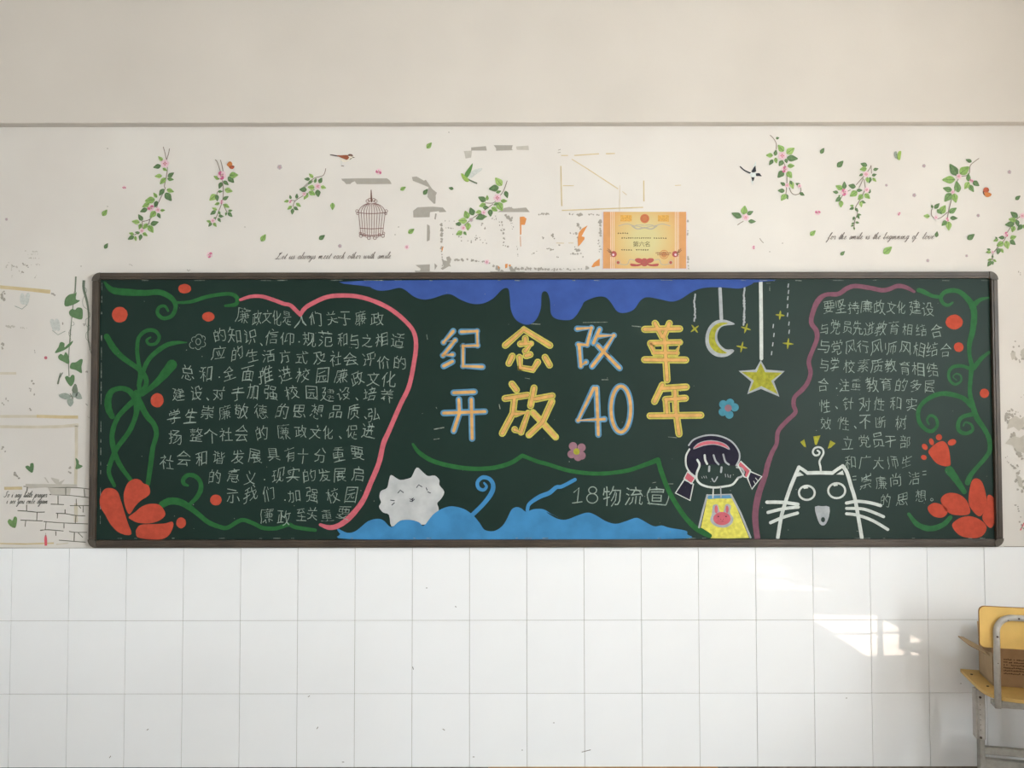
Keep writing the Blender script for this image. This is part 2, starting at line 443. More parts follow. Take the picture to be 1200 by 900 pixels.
zA = Z(100, 310, 6); zB = Z(180, 520, 7.5); zC = Z(100, 420, 6); zD = Z(100, 500, 6)
zE = Z(1020, 330, 6.925); zF = Z(1070, 420, 7.5); zG = Z(880, 500, 4); zH = Z(1020, 440, 7.5)
def vine(name, lines, z, mt, parent=board, up=0.0):
    f = Flat(AY-up)
    for l in lines: f.line(z(l), 4, mt, sm=6, rough=.05, rnd=rb)
    return f.obj(name, parent)
# left vines
vine('painted_vine', [[(135,125,14),(190,180,44),(300,195,48),(420,200,40),(520,195,40),(600,232,36),(635,290,30),(610,358,28),(550,378,26),(508,345,24),(518,302,22),(558,292,20),(582,325,16)],
                      [(640,268,18),(740,262,24),(860,225,26),(1000,206,26),(1062,228,28),(1060,278,28),(985,290,18)]], zA, m_green)
vine('painted_vine', [[(150,505,40),(200,590,46),(270,660,38),(370,730,36),(410,770,36),(430,820,34),(415,870,34),(370,915,48)],
                      [(385,915,30),(378,840,30),(385,760,30),(368,650,28),(365,580,28),(378,510,26),(430,465,26),(490,467,26),(520,510,24),(495,555,22),(448,560,20),(432,532,18),(458,512,12)],
                      [(375,850,30),(410,740,32),(460,650,32),(560,572,34),(640,550,26),(712,548,8)],
                      [(608,705,74),(540,790,56),(480,850,40),(400,915,26)]], zA, m_green)
vine('painted_vine', [[(350,285,36),(310,230,40),(250,210,34),(190,228,38),(162,280,48),(162,350,50),(188,408,40)],
                      [(350,290,40),(270,365,34),(220,430,34),(188,540,36),(205,660,38),(250,760,34),(330,868,26)],
                      [(362,250,60),(365,300,54),(355,400,36),(310,510,34),(230,620,34),(190,700,34),(165,800,30),(205,895,24)],
                      [(378,300,44),(430,400,40),(480,460,38),(500,530,34),(475,630,34),(460,740,36),(440,885,32)]], zC, m_green)
vine('painted_vine', [[(75,535,62),(140,505,62),(230,512,60),(310,555,52),(400,625,42),(480,690,42),(580,730,38),(650,737,36),(770,672,36),(870,697,36),(960,740,36),(1060,745,36),(1110,735,34),(1190,710,34),(1250,735,34),(1420,760,30)],
                      [(320,530,30),(380,470,40),(415,400,42),(408,330,38),(360,283,38),(300,277,38),(262,312,38),(265,350,34),(302,368,18)]], zB, m_green)
# right vines
vine('painted_vine', [[(392,70,36),(430,82,38),(500,115,30),(560,125,28)],
                      [(668,170,16),(630,192,26),(590,175,30),(572,130,32),(600,88,34),(660,72,38),(720,82,38),(780,130,44),(830,200,54),(842,280,52),(830,400,46),(805,500,40),(805,600,32),(830,700,38)],
                      [(840,190,44),(890,148,32),(960,130,14)],
                      [(840,700,40),(900,625,34),(962,575,24)]], zE, m_green2)
vine('painted_vine', [[(518,60,46),(505,180,38),(500,300,38),(520,400,46),(560,520,48),(620,610,44),(665,700,42),(675,800,40),(640,868,38),(560,960,36),(505,1030,44),(480,1090,52)],
                      [(500,90,30),(430,67,30),(352,75,30),(315,122,26),(322,190,26),(370,228,24),(420,200,18),(418,152,16),(380,135,14),(352,162,12),(382,190,10)],
                      [(512,415,50),(440,350,42),(330,315,42),(220,315,42),(110,370,38),(50,450,36),(52,550,36),(105,620,34),(165,640,32),(212,590,28),(200,525,26),(152,502,24),(122,540,20),(140,580,16)],
                      [(530,490,40),(440,512,34),(400,560,36),(402,630,36),(460,660,34),(522,632,28),(512,582,20),(460,562,18),(442,592,14)]], zF, m_green2)
vine('painted_vine', [[(930,205,42),(960,245,32),(1000,305,24)], [(740,410,16),(780,458,24),(840,478,26),(900,460,24),(935,425,20)]], zG, m_green2)
# dots
fz = [(zA,698,170,45,33),(zA,242,352,55,55),(zA,865,367,43,33),(zC,505,295,46,50),(zB,548,495,51,47),(zB,242,695,43,48),(zE,680,328,69,60),(zE,717,532,39,39),(zF,627,307,41,41)]
for z, x, y, a, b in fz:
    f = Flat(AY-.0003); q = z([(x, y)])[0]
    f.disc(q[0], q[1], a/z.k, m_red, b/z.k, wob=.03, rnd=rb, n=22); f.obj('painted_dot', board)
# flowers
PET = [(zD,[(105,490),(135,440),(180,432),(225,455),(250,520),(275,600),(300,680),(325,750),(290,762),(230,740),(180,690),(140,620),(105,560)]),
 (zD,[(275,450),(300,395),(345,368),(385,375),(410,400),(445,415),(455,465),(430,495),(390,520),(350,560),(310,615),(280,560),(270,500)]),
 (zD,[(305,635),(350,600),(400,560),(460,542),(520,550),(555,590),(560,625),(520,660),(450,680),(370,675),(325,655)]),
 (zD,[(360,720),(390,690),(480,685),(560,680),(610,668),(618,700),(590,760),(540,790),(450,792),(370,778),(355,745)]),
 (zG,[(1020,350),(1030,270),(1050,243),(1080,255),(1100,310),(1105,370),(1075,420),(1040,395)]),
 (zG,[(890,340),(920,312),(970,315),(1010,345),(1028,400),(1000,415),(940,410),(905,380)]),
 (zG,[(830,375),(860,357),(900,370),(922,400),(900,425),(860,422),(835,400)]),
 (zG,[(945,455),(980,428),(1030,420),(1080,440),(1105,475),(1080,515),(1030,522),(980,510),(950,480)]),
 (zG,[(1085,420),(1105,370),(1110,322),(1135,330),(1152,380),(1145,440),(1125,475),(1095,450)])]
for z, p in PET:
    f = Flat(AY-.0005); f.poly(z(p), m_red, 4); f.obj('painted_petal', board)
f = Flat(AY-.0004); q = zD([(673,677)])[0]; 
f = Flat(AY-.0004)
f.poly(zH([(510,665),(560,610),(620,578),(660,590),(690,650),(705,770),(690,795),(640,795),(580,770),(530,710)]), m_red, 4)
for x, y, a, b, r in ((603,543,27,27,0),(537,583,20,32,-.35),(478,627,30,22,.9),(470,720,26,21,.3),(717,588,38,27,-.35)):
    q = zH([(x, y)])[0]; f.disc(q[0], q[1], a/7.5, m_red, b/7.5, rot=r)
f.obj('painted_paw', board)
# heart outline, mauve outline, big green outline
HP = zA([(1090,248,20)])+Z(180,340,7.5)([(850,57,30),(950,55,32),(1060,88,34),(1140,118,34)])+Z(330,340,7.5)([(75,132,34),(120,172,36),(165,218,34)])
f = Flat(AY-.0002); f.line(HP, 4, m_pink, 6, rough=.04, rnd=rb)
f.line(Z(330,340,7.5)([(165,216,34),(195,170,36),(250,128,38),(400,60,38),(560,47,38),(700,62,38),(850,112,38),(980,182,38),(1100,285,36),(1162,370,36),(1182,480,38),(1165,630,38)])+Z(320,430,7.5)([(1195,170,40),(1120,330,40),(1020,560,42),(970,675,44)])+Z(320,520,7.5)([(930,170,44),(860,340,44),(790,500,46),(690,630,50),(590,712,46),(500,737,42),(415,712,26)]), 4, m_pink, 6, rough=.04, rnd=rb)
f.obj('painted_heart_outline', board)
f = Flat(AY-.0002)
f.line(Z(1020,330,6.925)([(355,82,22),(290,47,34),(220,36,36),(150,62,36),(90,70,36),(0,52,36)])+Z(890,330,6.925)([(780,36,36),(710,55,38),(640,100,38),(540,106,34),(480,150,46),(440,230,40),(420,330,38),(462,400,40),(465,470,38),(430,560,34),(400,650,36),(415,740,36),(390,820,36),(345,880,38)])+Z(890,440,7.5)([(310,190,38),(300,260,38),(315,325,38),(240,400,38),(165,490,38),(150,600,36),(110,680,40),(70,790,46),(50,880,46)])+Z(880,500,4)([(35,320,30),(20,420,28),(30,522,28)]), 4, m_mauve, 6, rough=.04, rnd=rb)
f.obj('painted_wavy_outline', board)
f = Flat(AY-.0002); g1 = Z(380,510,4.286); g2 = Z(640,500,4.286)
f.line(g1([(445,45,12),(480,90,22),(560,135,22),(700,165,22),(830,166,22),(930,142,22),(995,102,20)]), 4, m_green, 6, rough=.04, rnd=rb)
f.line(g1([(995,102,20),(1070,132,20)])+g2([(0,186,20),(120,222,20),(260,236,20),(400,222,20),(500,190,22),(562,166,24)]), 4, m_green, 6, rough=.04, rnd=rb)
f.line(g2([(562,166,24),(580,230,24),(620,330,24),(680,430,24),(740,500,26),(785,528,30),(822,548,22)]), 4, m_green, 6, rough=.04, rnd=rb)
f.obj('painted_bracket', board)
# blue drips along the top
d1 = Z(400,320,4); d2 = Z(680,320,3.75)
f = Flat(AY-.0002)
top = [(429,328.2)]
f.poly(d1([(112,36),(135,65),(175,82),(220,80),(270,69),(300,80),(340,110),(385,124),(430,118),(480,101),(515,100),(560,125),(610,143),(660,143),(710,120),(750,80),(770,70),(784,76),(790,110),(795,170),(815,215),(850,238),(885,240),(915,215),(935,165),(938,105),(948,86),(966,92),(978,130),(983,190),(1010,215),(1070,220),(1100,200),(1128,155)])+d2([(20,125),(70,105),(110,106),(135,130),(162,168),(195,175),(235,160),(265,120),(295,106),(350,115),(400,125),(440,115),(500,78),(560,63),(640,64),(700,68),(740,55),(760,42),(735,28)]), m_blue, 4)
f.obj('painted_drips', board)
# waves along the bottom
f = Flat(AY-.0002)
f.poly(g1([(65,468),(80,495),(125,522)])+[(560,632),(700,632)]+g2([(700,562),(708,540),(700,522),(620,508),(580,496),(540,500),(480,468),(450,458),(400,475),(350,488),(300,475),(240,440),(205,432),(160,445),(100,467),(50,460),(0,428)])+g1([(1180,415),(1140,395),(1100,372),(1050,372),(1015,385),(990,368),(965,361),(940,375),(915,425),(890,460),(850,482),(805,475),(780,440),(745,400),(700,370),(640,357),(590,370),(545,400),(500,455),(475,437),(430,425),(380,430),(337,462),(300,430),(270,420),(220,432),(160,480),(115,490)]), m_sky, 4)
f.line(g1([(742,402,22),(800,345,22),(840,290,24),(848,250,22),(830,220,20),(795,212,20),(770,235,18),(775,265,18),(800,275,16),(815,258,14),(803,240,10)]), 4, m_sky, 6)
f.line(g1([(1020,378,18),(1030,345,18),(1080,310,22),(1130,290,22),(1165,262,20)])+g2([(80,300,18),(145,266,18)]), 4, m_sky, 6)
f.obj('painted_waves', board)

# fluffy white kitten
f = Flat(AY-.0001)
f.poly(g1([(335,200),(360,214),(385,225),(430,215),(442,203),(465,162),(495,185),(520,205),(555,203),(578,225),(578,250),(603,285),(585,322),(567,342),(575,372),(560,420),(500,450),(470,440),(430,440),(380,440),(337,458),(325,400),(295,388),(275,360),(285,337),(277,310),(285,280),(315,265),(325,225)]), m_cloud, 3)
for l in ([(370,290),(382,276),(397,288)],[(464,263),(474,249),(490,259)],[(333,326),(352,329)],[(340,350),(352,340)],[(512,265),(517,276)],[(520,285),(533,290)],[(431,320),(441,326),(447,316)],[(430,330),(440,334),(452,322)],[(441,318),(443,332)]):
    f.line(g1(l), 1.0, m_navy, 0, up=.0005)
f.obj('painted_kitten', board)

# big title characters: orange strokes with coloured outlines
t1 = Z(500,360,5.625); t2 = Z(660,360,5.625)
m_sketch = W_('chalk_sketch_line', (128, 124, 60), var=.3, scale=120)
T = [('b', t1, [[(175,158),(112,232),(188,218),(108,318),(172,312)],[(112,388),(170,358)],[(228,162),(332,158),(335,252),(240,256),(240,388),(368,393)]]),
 ('y', t1, [[(518,252),(640,146),(812,252)],[(650,205),(652,240)],[(618,242),(688,240),(650,290)],[(655,320),(682,312)],[(565,322),(542,370)],[(612,330),(618,398),(700,412),(732,362)],[(780,330),(810,382)]]),
 ('b', t2, [[(92,142),(186,136),(158,248),(98,246)],[(106,258),(116,388),(150,362)],[(240,146),(200,236)],[(232,190),(334,186),(268,290),(190,390)],[(226,252),(290,318),(372,402)]]),
 ('y', t2, [[(536,146),(768,142)],[(605,106),(652,196)],[(700,106),(662,196)],[(575,238),(770,232),(748,302),(600,300),(575,238)],[(668,205),(685,480)],[(536,346),(808,348)]]),
 ('b', t1, [[(178,564),(316,558)],[(112,698),(384,688)],[(212,608),(216,700),(178,816)],[(294,608),(300,866)]]),
 ('y', t1, [[(562,506),(592,546)],[(516,602),(665,580)],[(578,608),(568,700),(498,832)],[(585,704),(668,696),(622,826),(580,806)],[(708,532),(685,650)],[(715,606),(828,584)],[(826,620),(762,760),(674,842)],[(700,694),(762,760),(850,856)]]),
 ('b', t2, [[(202,532),(98,746),(272,738)],[(220,532),(232,840)]]),
 ('b', t2, 'zero'),
 ('y', t2, [[(655,512),(602,622)],[(655,536),(812,526)],[(674,608),(806,600)],[(678,612),(684,692)],[(572,716),(908,712)],[(736,552),(742,680),(764,836)]])]
for kind, z, ls in T:
    f = Flat(AY-.0001); mo = m_outblue if kind == 'b' else m_yel
    if ls == 'zero':
        q = z([(380, 672)])[0]
        f.ring(q[0], q[1], 65/5.625, 42/5.625, mo, ry=152/5.625, n=36); f.ring(q[0], q[1], 65/5.625, 20/5.625, m_orange, ry=152/5.625, n=36, up=.0004)
    else:
        for l in ls: f.line(z(l), (43 if kind == 'b' else 46)/5.625, mo, 0, rough=.04, rnd=rb)
        for l in ls:
            for p in l[1:-1]: q = z([p])[0]; f.disc(q[0], q[1], 3.7, mo, n=10, up=-.0001)
        if kind == 'y':
            for l in ls: f.line(z(l), 27/5.625, m_sketch, 0, up=.0002, rough=.12, rnd=rb)
        for l in ls: f.line(z(l), (19.5 if kind == 'b' else 21)/5.625, m_orange, 0, up=.0004, rough=.06, rnd=rb)
        for l in ls:
            for p in l[1:-1]: q = z([p])[0]; f.disc(q[0], q[1], 2.0, m_orange, n=10, up=.00035)
    f.obj('title_character', board)

# hanging moon, star, strings and sparkles
h = Z(680,320,3.75)
f = Flat(AY-.0001)
moon = [(680,225),(640,206),(600,208),(570,230),(552,270),(552,315),(572,350),(605,368),(645,366),(675,345),(668,335),(640,335),(615,315),(602,285),(608,252),(630,232)]
f.poly(h(moon), m_grey, 3)
f.poly(h([(650,220),(615,218),(585,235),(568,265),(566,305),(582,335),(610,352),(645,352),(620,335),(600,312),(592,285),(598,252),(618,232)]), m_olive, 3, up=.0004)
f.line(h([(614,68),(617,130),(620,200)]), 4.0, m_grey, 0, up=-.00005); f.obj('painted_moon', board)
f = Flat(AY-.0001)
star = [(793,388),(815,430),(893,434),(845,475),(872,538),(795,503),(738,527),(757,475),(702,432),(772,430)]
f.poly(h(star), m_olive, 0)
f.line(h(star), 3.3, m_grey, 0, closed=True, up=.0003)
f.line(h([(793,38),(795,200),(796,376)]), 4.2, m_white, 0, up=-.00005); f.obj('painted_star', board)
for (x, y, r, a) in ((503,245,22,.9),(728,243,22,.3),(710,325,24,.2),(878,185,20,.1),(913,310,24,.1)):
    f = Flat(AY-.0001)
    for k in range(4):
        an = a+k*math.pi/2; f.line(h([(x-3*math.cos(an), y-3*math.sin(an), 9),(x+r*.6*math.cos(an), y+r*.6*math.sin(an), 7),(x+r*math.cos(an), y+r*math.sin(an), 2)]), 1.6, m_olive, 0, cap=False)
    f.obj('painted_sparkle', board)
for x, y0, y1, n, w in ((503,100,205,9,1.8),(720,70,222,14,2.0)):
    f = Flat(AY-.0001)
    for i in range(n):
        y = y0+(y1-y0)*i/max(1, n-1); f.line(h([(x+rb.uniform(-3,3), y-7),(x+rb.uniform(-3,3), y+6)]), w, m_grey, 0)
    f.obj('painted_string', board)
for x, y in ((914,55),(915,83),(912,110),(911,145),(911,183),(917,222),(918,258),(848,233),(851,272),(846,313),(841,352)):
    f = Flat(AY-.0001); f.line(h([(x+1, y-7),(x-1, y+7)]), 1.3, m_grey, 0); f.obj('painted_dash', board)
# two small flowers
f = Flat(AY-.0001)
for x, y in ((1055,640),(1100,630),(1130,660),(1095,708),(1052,690)): q = t2([(x, y)])[0]; f.disc(q[0], q[1], 4.9, m_tealf, n=14)
q = t2([(1088,665)])[0]; f.disc(q[0], q[1], 4.2, m_dull, n=14, up=.0004); f.obj('painted_flower', board)
f = Flat(AY-.0001)
for x, y in ((135,98),(178,105),(178,145),(128,138),(160,152)): q = g2([(x, y)])[0]; f.disc(q[0], q[1], 4.9, m_dull, n=14)
q = g2([(153,125)])[0]; f.disc(q[0], q[1], 3.8, m_olive, n=14, up=.0004); f.obj('painted_flower', board)
f = Flat(AY-.0001); zz = Z(180,340,7.5)
for x, y, r in ((398,418,30),(432,425,22),(432,475,24),(392,498,24),(345,482,30),(358,435,24)): 
    q = zz([(x, y)])[0]
    cx, cy = zz([(390,455)])[0]; a0 = math.atan2(q[1]-cy, q[0]-cx)
    f.line([(q[0]+r/7.5*math.cos(a0+t), q[1]+r/7.5*math.sin(a0+t)) for t in [(-1.5+3.0*i/8) for i in range(9)]], .6, m_script, 0, cap=False)
q = zz([(392,453)])[0]; f.ring(q[0], q[1], 2.8, .6, m_script, ry=3.6); f.obj('painted_flower', board)

# girl with pigtails
g = Z(790,500,6.425)
girl = Flat(AY-.0008)
for l, w in (([(110,140),(150,96),(240,66),(340,70),(430,110),(485,180),(492,240),(468,292)],12),([(115,170),(90,220),(90,290),(115,340),(160,378)],13),
             ([(175,250),(192,290),(170,350),(172,400),(210,438),(290,458),(380,450),(440,435),(480,388)],16),([(230,215),(234,250),(248,280)],16),([(297,215),(312,258),(335,284)],14),([(370,210),(385,262),(412,285)],14),
             ([(295,458),(292,535)],10),([(350,455),(353,532)],9),([(265,300),(263,335)],15),([(357,306),(353,342)],15),([(207,377),(213,390)],4),([(222,372),(230,388)],4),([(238,370),(245,388)],4),([(385,355),(388,380)],5),([(403,358),(408,382)],5),([(425,362),(421,385)],5),
             ([(285,390),(303,415),(326,378)],9),([(480,385),(512,372),(525,340),(505,312),(472,306)],14)): girl.line(g(l), w/6.425, m_white if w in (16,13,10) else m_grey, 5)
for pl in ([(100,340),(158,385),(130,430),(75,390)],[(75,400),(145,432),(120,555),(10,500)],[(480,290),(500,260),(575,330),(550,385),(528,378)],[(575,338),(660,375),(585,470),(553,390)]): girl.line(g(pl), 11/6.425, m_white, 0, closed=True)
for l in ([(250,515),(215,640),(188,758)],[(430,515),(500,650),(575,835)]): girl.line(g(l), 15/6.425, m_grey, 0)
for l in ([(612,385),(628,405)],[(598,408),(610,430)]): girl.line(g(l), .8, m_white, 0)
girl.line(g([(245,515),(430,510)]), 1.4, m_grey, 0)
gp = girl.obj('painted_girl', board)
f = Flat(AY-.0001)
f.poly(g([(112,158),(145,108),(200,78),(280,70),(370,85),(440,120),(480,180),(488,240),(468,292),(415,290),(385,275),(345,282),(300,286),(250,282),(225,288),(190,300),(172,340),(155,378),(120,340),(95,290),(92,230)]), m_navy, 3)
f.poly(g([(75,402),(143,434),(118,553),(14,500)]), m_navy, 0); f.poly(g([(575,342),(655,376),(586,464),(556,392)]), m_navy, 0)
f.obj('painted_hair', gp)
f = Flat(AY-.0004)
hb = [(145,168),(180,128),(250,106),(330,111),(390,135),(418,172),(370,150),(300,133),(220,142)]
f.poly(g(hb), m_pink, 3); f.line(g(hb), .9, m_grey, 3, closed=True, up=.0004)
f.obj('painted_hair_band', gp)
for pl in ([(100,342),(156,386),(130,426),(78,390)],[(482,292),(500,264),(570,330),(548,380),(534,375),(540,340),(510,305)]): f = Flat(AY-.0004); f.poly(g(pl), m_pink, 0); f.obj('painted_hair_tie', gp)
f = Flat(AY-.0001)
f.poly(g([(250,540),(440,530),(500,680),(565,838),(400,842),(275,840),(265,812),(200,768)]), m_lemon, 0)
dr = f.obj('painted_dress', gp)
f = Flat(AY-.0003); f.poly(g([(250,517),(428,512),(440,538),(400,542),(340,540),(255,546)]), m_outblue, 0); f.obj('painted_collar', gp)
f = Flat(AY-.0004)
f.poly(g([(290,600),(305,586),(330,590),(345,640),(372,640),(385,590),(408,582),(428,600),(420,645),(446,690),(430,735),(380,760),(310,748),(272,705),(285,655)]), m_grey, 3)
q = g([(360,692)])[0]; f.disc(q[0], q[1], 66/6.425, m_pink, 50/6.425, up=.0004)
for x, y, a, b in ((317,622,12,30),(399,622,11,28)): q = g([(x, y)])[0]; f.disc(q[0], q[1], a/6.425, m_pink, b/6.425, up=.0004)
for x, y in ((333,676),(391,676),(352,697),(370,697)): q = g([(x, y)])[0]; f.disc(q[0], q[1], .8 if y < 690 else .45, m_navy, n=8, up=.0009)
f.line(g([(358,712),(372,712)]), .4, m_navy, 0, up=.0009)
f.obj('painted_rabbit', gp)

# big line-drawn cat
c4 = Z(880,500,4)
f = Flat(AY-.0003)
for l, w in (([(126,520),(140,435),(155,375),(185,285),(225,190)],17),([(225,190),(245,202),(265,217)],15),([(265,217),(320,216),(382,217)],17),([(382,217),(405,200),(430,184)],15),([(430,184),(450,215),(470,280),(490,350),(520,522)],17),
             ([(75,354),(150,355),(220,364)],16),([(80,402),(150,385),(222,377)],15),([(92,450),(150,425),(218,405)],15),([(448,358),(500,350),(560,357),(608,370)],15),([(448,383),(520,385),(570,400),(622,422)],14),([(448,408),(500,415),(570,440),(642,482)],14),
             ([(328,212),(326,190),(321,165),(330,145),(340,125),(336,105),(318,96),(298,102),(290,120),(300,134),(316,132),(322,120),(312,112)],9)): f.line(c4(l), w/4, m_white, 5)
for x, y, rx, ry in ((262,310,37,33),(402,300,40,35)): q = c4([(x, y)])[0]; f.ring(q[0], q[1], rx/4, 2.4, m_white, ry=ry/4)
for p in ([(205,236),(228,212),(248,228)],[(400,224),(430,205),(436,226)],[(240,282),(262,278),(270,288),(250,292)],[(380,268),(402,264),(408,276),(390,280)]): f.poly(c4(p), m_white, 0, up=.0003)
f.poly(c4([(300,375),(335,373),(368,376),(366,420),(352,455),(338,463),(322,455),(308,420)]), m_grey, 2, up=.0002)
cp = f.obj('painted_cat', board)
f = Flat(AY-.0012); q = c4([(338,436)])[0]; f.disc(q[0], q[1], 2.4, m_board, 3.0); f.obj('painted_mouth', cp)
for p in ([(231,72),(250,59),(259,97),(249,94)],[(292,46),(326,41),(308,86),(300,84)],[(372,64),(397,78),(375,98),(360,103)]): f = Flat(AY-.0003); f.poly(c4(p), m_olive, 0); f.obj('painted_spark', board)

# ---- handwriting, one part per written line
LT = [('廉政文化是人们关于廉政', [(284.7,369),(301,373),(312.5,371),(323.5,373),(336,372),(352.7,376),(370,373.5),(388.7,372.7),(404,372.7),(422,372.7),(442,374.7)]),
('的知识、信仰.规范和与之相适', [(257.3,392.7),(275.3,392.7),(293.3,394),(309,399),(318.7,394.7),(337,397.3),(349.5,396.5),(362,397.3),(381.3,396.7),(402,397),(415.3,398.7),(430,399.3),(446.7,398),(466,399.3)]),
('应的生活方式及社会评价的', [(256.7,413.3),(278,414.7),(296,416.7),(314.7,416.7),(334,417.7),(353.3,418.7),(374.7,418.7),(394,420),(411.3,420.7),(432,420.7),(449.3,424),(468.7,424.7)]),
('总和.全面推进校园廉政.文化', [(220,436.7),(241.3,438),(256,438),(268.7,436.7),(290,438),(311.3,438.7),(333.8,438.7),(354.7,439.3),(377.3,440.7),(400,440),(419.3,443.3),(434,441),(438,444),(456,444)]),
('建设，对于加强校园建设、培养', [(208.7,462),(230,460),(246,463),(256.7,461.3),(278,461.3),(296.7,459.3),(317.3,460),(342,460),(366,460.7),(384.7,462),(403.3,462),(421,463),(433.3,462),(454,464)]),
('学生崇廉敬德的思想品质、弘', [(204.7,488),(224,488),(243.3,483.3),(264,482.7),(282.7,482),(306,482),(330.7,482.7),(350.7,482),(371.3,482),(393.3,482.7),(414,482.7),(431,485),(438.7,485.3)]),
('扬整个社会的廉政文化、促进', [(205.3,512.7),(230,510),(247.3,510.7),(264.7,509.3),(284,508),(306.7,507.3),(332,505.6),(352,506.7),(370,506.7),(384.7,506.7),(401.5,508),(412,506),(431.3,504.7)]),
('社会和谐发展具有十分重要', [(196,542),(215.3,537.3),(236,537.3),(256,536),(278.7,535.3),(298.7,534),(320.7,532),(339.3,532.7),(354.7,534),(375.3,532.7),(396.7,532.7),(418.7,530.7)]),
('的意义.现实的发展启', [(252,558.7),(274,557.3),(293.3,559.3),(309,558),(326.3,557.3),(343.3,556),(362,557.3),(380,557.3),(398,556),(419.3,556)]),
('示我们.加强校园', [(272.7,580.7),(292.7,579.3),(315,578.7),(333,582),(344.7,580.7),(365.3,580),(390,580.7),(411.3,579.3)]),
('廉政至关重要', [(313.3,603.3),(332,605.3),(352.7,602.7),(366,602),(383.3,604),(403.3,600.7)])]
RT = [('要坚持廉政文化建设', [(970.9,359.6),(984.6,359.6),(1000.5,360.3),(1015.6,358.9),(1031,361),(1044.5,360),(1056.1,361),(1072,360.3),(1087,362.5)]),
('与党员先进教育相结合', [(966.5,385.6),(978.8,383.4),(993.2,383.4),(1005.5,384),(1018.5,385),(1032.2,385),(1047.4,384),(1063.3,386.3),(1079.2,386.3),(1097.3,387)]),
('与党风行风师风相结合', [(965.8,406.5),(980.3,406.5),(996.9,407),(1012,406.5),(1027,406.5),(1044,408),(1061.2,407.5),(1077,409.4),(1092,409.4),(1108,411)]),
('与学校素质教育相结', [(965.8,427.5),(978,427.5),(995.4,429.6),(1012,428),(1028,429),(1043,429.6),(1060.4,431),(1075.6,432.5),(1093,434)]),
('合.注重教育的多层', [(964.4,450.6),(979.5,451),(989.6,451.3),(1003.4,450.6),(1021.4,450.6),(1038.7,450),(1056,450.6),(1072.7,451.3),(1089.3,452)]),
('性、针对性和实', [(966.7,475.3),(983,473),(994.7,473.3),(1013.3,473.3),(1030.7,474),(1049.5,472.7),(1068,473.3)]),
('效性、不断树', [(968,496),(988.7,496.7),(1005,496),(1014,493.3),(1032,494.7),(1056,495.3)]),
('立党员干部', [(993.3,518.7),(1012.7,516.7),(1029.3,516),(1043.3,517.3),(1060.7,517.3)]),
('和广大师生', [(996.7,542),(1014,541.3),(1030,542),(1046,542),(1062,541.3)]),
('崇廉尚洁', [(1015,564.5),(1032.5,565.5),(1050,562.5),(1071,560)]),
('的思想', [(1037.5,587.5),(1057.5,585),(1078.8,581)])]
rw = random.Random(11)
def handwriting(lines, w, h, jit=1.0):
    for txt, pos in lines:
        for i_, (ch, (x, y)) in enumerate(zip(txt, pos)):
            gaps = [abs(pos[j][0]-x) for j in (i_-1, i_+1) if 0 <= j < len(pos) and txt[j] not in '.、，']
            wc = min(w, min(gaps+[99])*1.02)
            f = Flat(AY-.0001-rw.random()*.0004)
            if ch == '.': f.disc(x+1, y+4, .8, m_script, n=8); f.obj('handwritten_stop', board)
            elif ch in '、，': f.line([(x-4, y+3, .8),(x-1.5, y+6, 1.4)], 1.2, m_script, 0, cap=False); f.obj('handwritten_comma', board)
            else: write(f, ch, x, y, wc*rw.uniform(.92, 1.04), h*rw.uniform(.9, 1.08), m_script, rw, jit, off=-.013); f.obj('handwritten_character', board)
handwriting(LT, 16.6, 18.6, 1.3)
handwriting(RT, 14.6, 17.4, 1.2)
f = Flat(AY-.0001)
for x, y in ((1001,558),(1001,562),(1083,552),(1083,556)): f.line([(x-2, y+.5),(x+2.5, y)], .8, m_script, 0)
f.ring(1092, 585.5, 1.5, .7, m_script, n=10)
f.obj('handwritten_mark', board)
f = Flat(AY-.0001)
f.line([(672.5,577),(678.5,571.5),(676.5,589)], 1.1, m_script, 0); f.line([(671,589.5),(682,588)], 1.1, m_script, 0); f.obj('handwritten_digit', board)
f = Flat(AY-.0001); f.ring(694.5, 574.5, 4.6, 1.1, m_script, ry=4.0); f.ring(694, 584, 6.4, 1.1, m_script, ry=5.6); f.obj('handwritten_digit', board)
for ch, x, y in (('物',717,581.7),('流',742.7,581.5),('宣',769.5,581)): f = Flat(AY-.0001); write(f, ch, x, y, 22, 24, m_script, rw, 1.0, off=-.008); f.obj('handwritten_character', board)
for pts in ([(762,571.5),(758.5,580),(761.5,591)],[(779.5,571),(783.8,581),(780.5,591.5)]): f = Flat(AY-.0001); f.line(pts, 1.1, m_script, 4); f.obj('handwritten_bracket', board)
# chalk smudges and dust along the inside of the frame
f = Flat(AY)
for (x0, y0, x1, y1, w) in ((613,379,633,380,1.2),(741,382,751,383,1.4),(683,378,712,377.5,.8),(705,445,713,445,1),(509,503,520,501,1.6),(508,515,515,514,.9),(783,512,793,513,.8),(500,392,501,398,1),(511,477,512,479,1),(585,474,586,479,1.2),(783,567,789,567,.8),(764,566,769,565,.8),(615,443,621,444,.7),(898,332,903,332,.5),(902,335,902,341,.6)):
    f.line([(x0, y0),(x1, y1)], w*.8, m_dust, 0)
for i in range(120):
    e = i % 4; t = rb.random()
    if e == 0: x, y, dx, dy = 122+1040*t, 328.6, rb.uniform(2, 14), rb.uniform(-.4, .4)
    elif e == 1: x, y, dx, dy = 120+1040*t, 630.8, rb.uniform(2, 9), rb.uniform(-.3, .3)
    elif e == 2: x, y, dx, dy = 119.4-2.0*t, 330+295*t, 0, rb.uniform(2, 9)
    else: x, y, dx, dy = 1163.6+2.6*t, 330+295*t, 0, rb.uniform(3, 12)
    f.line([(x, y),(x+dx, y+dy)], rb.uniform(.4, 1.1), m_dust, 0, cap=False)
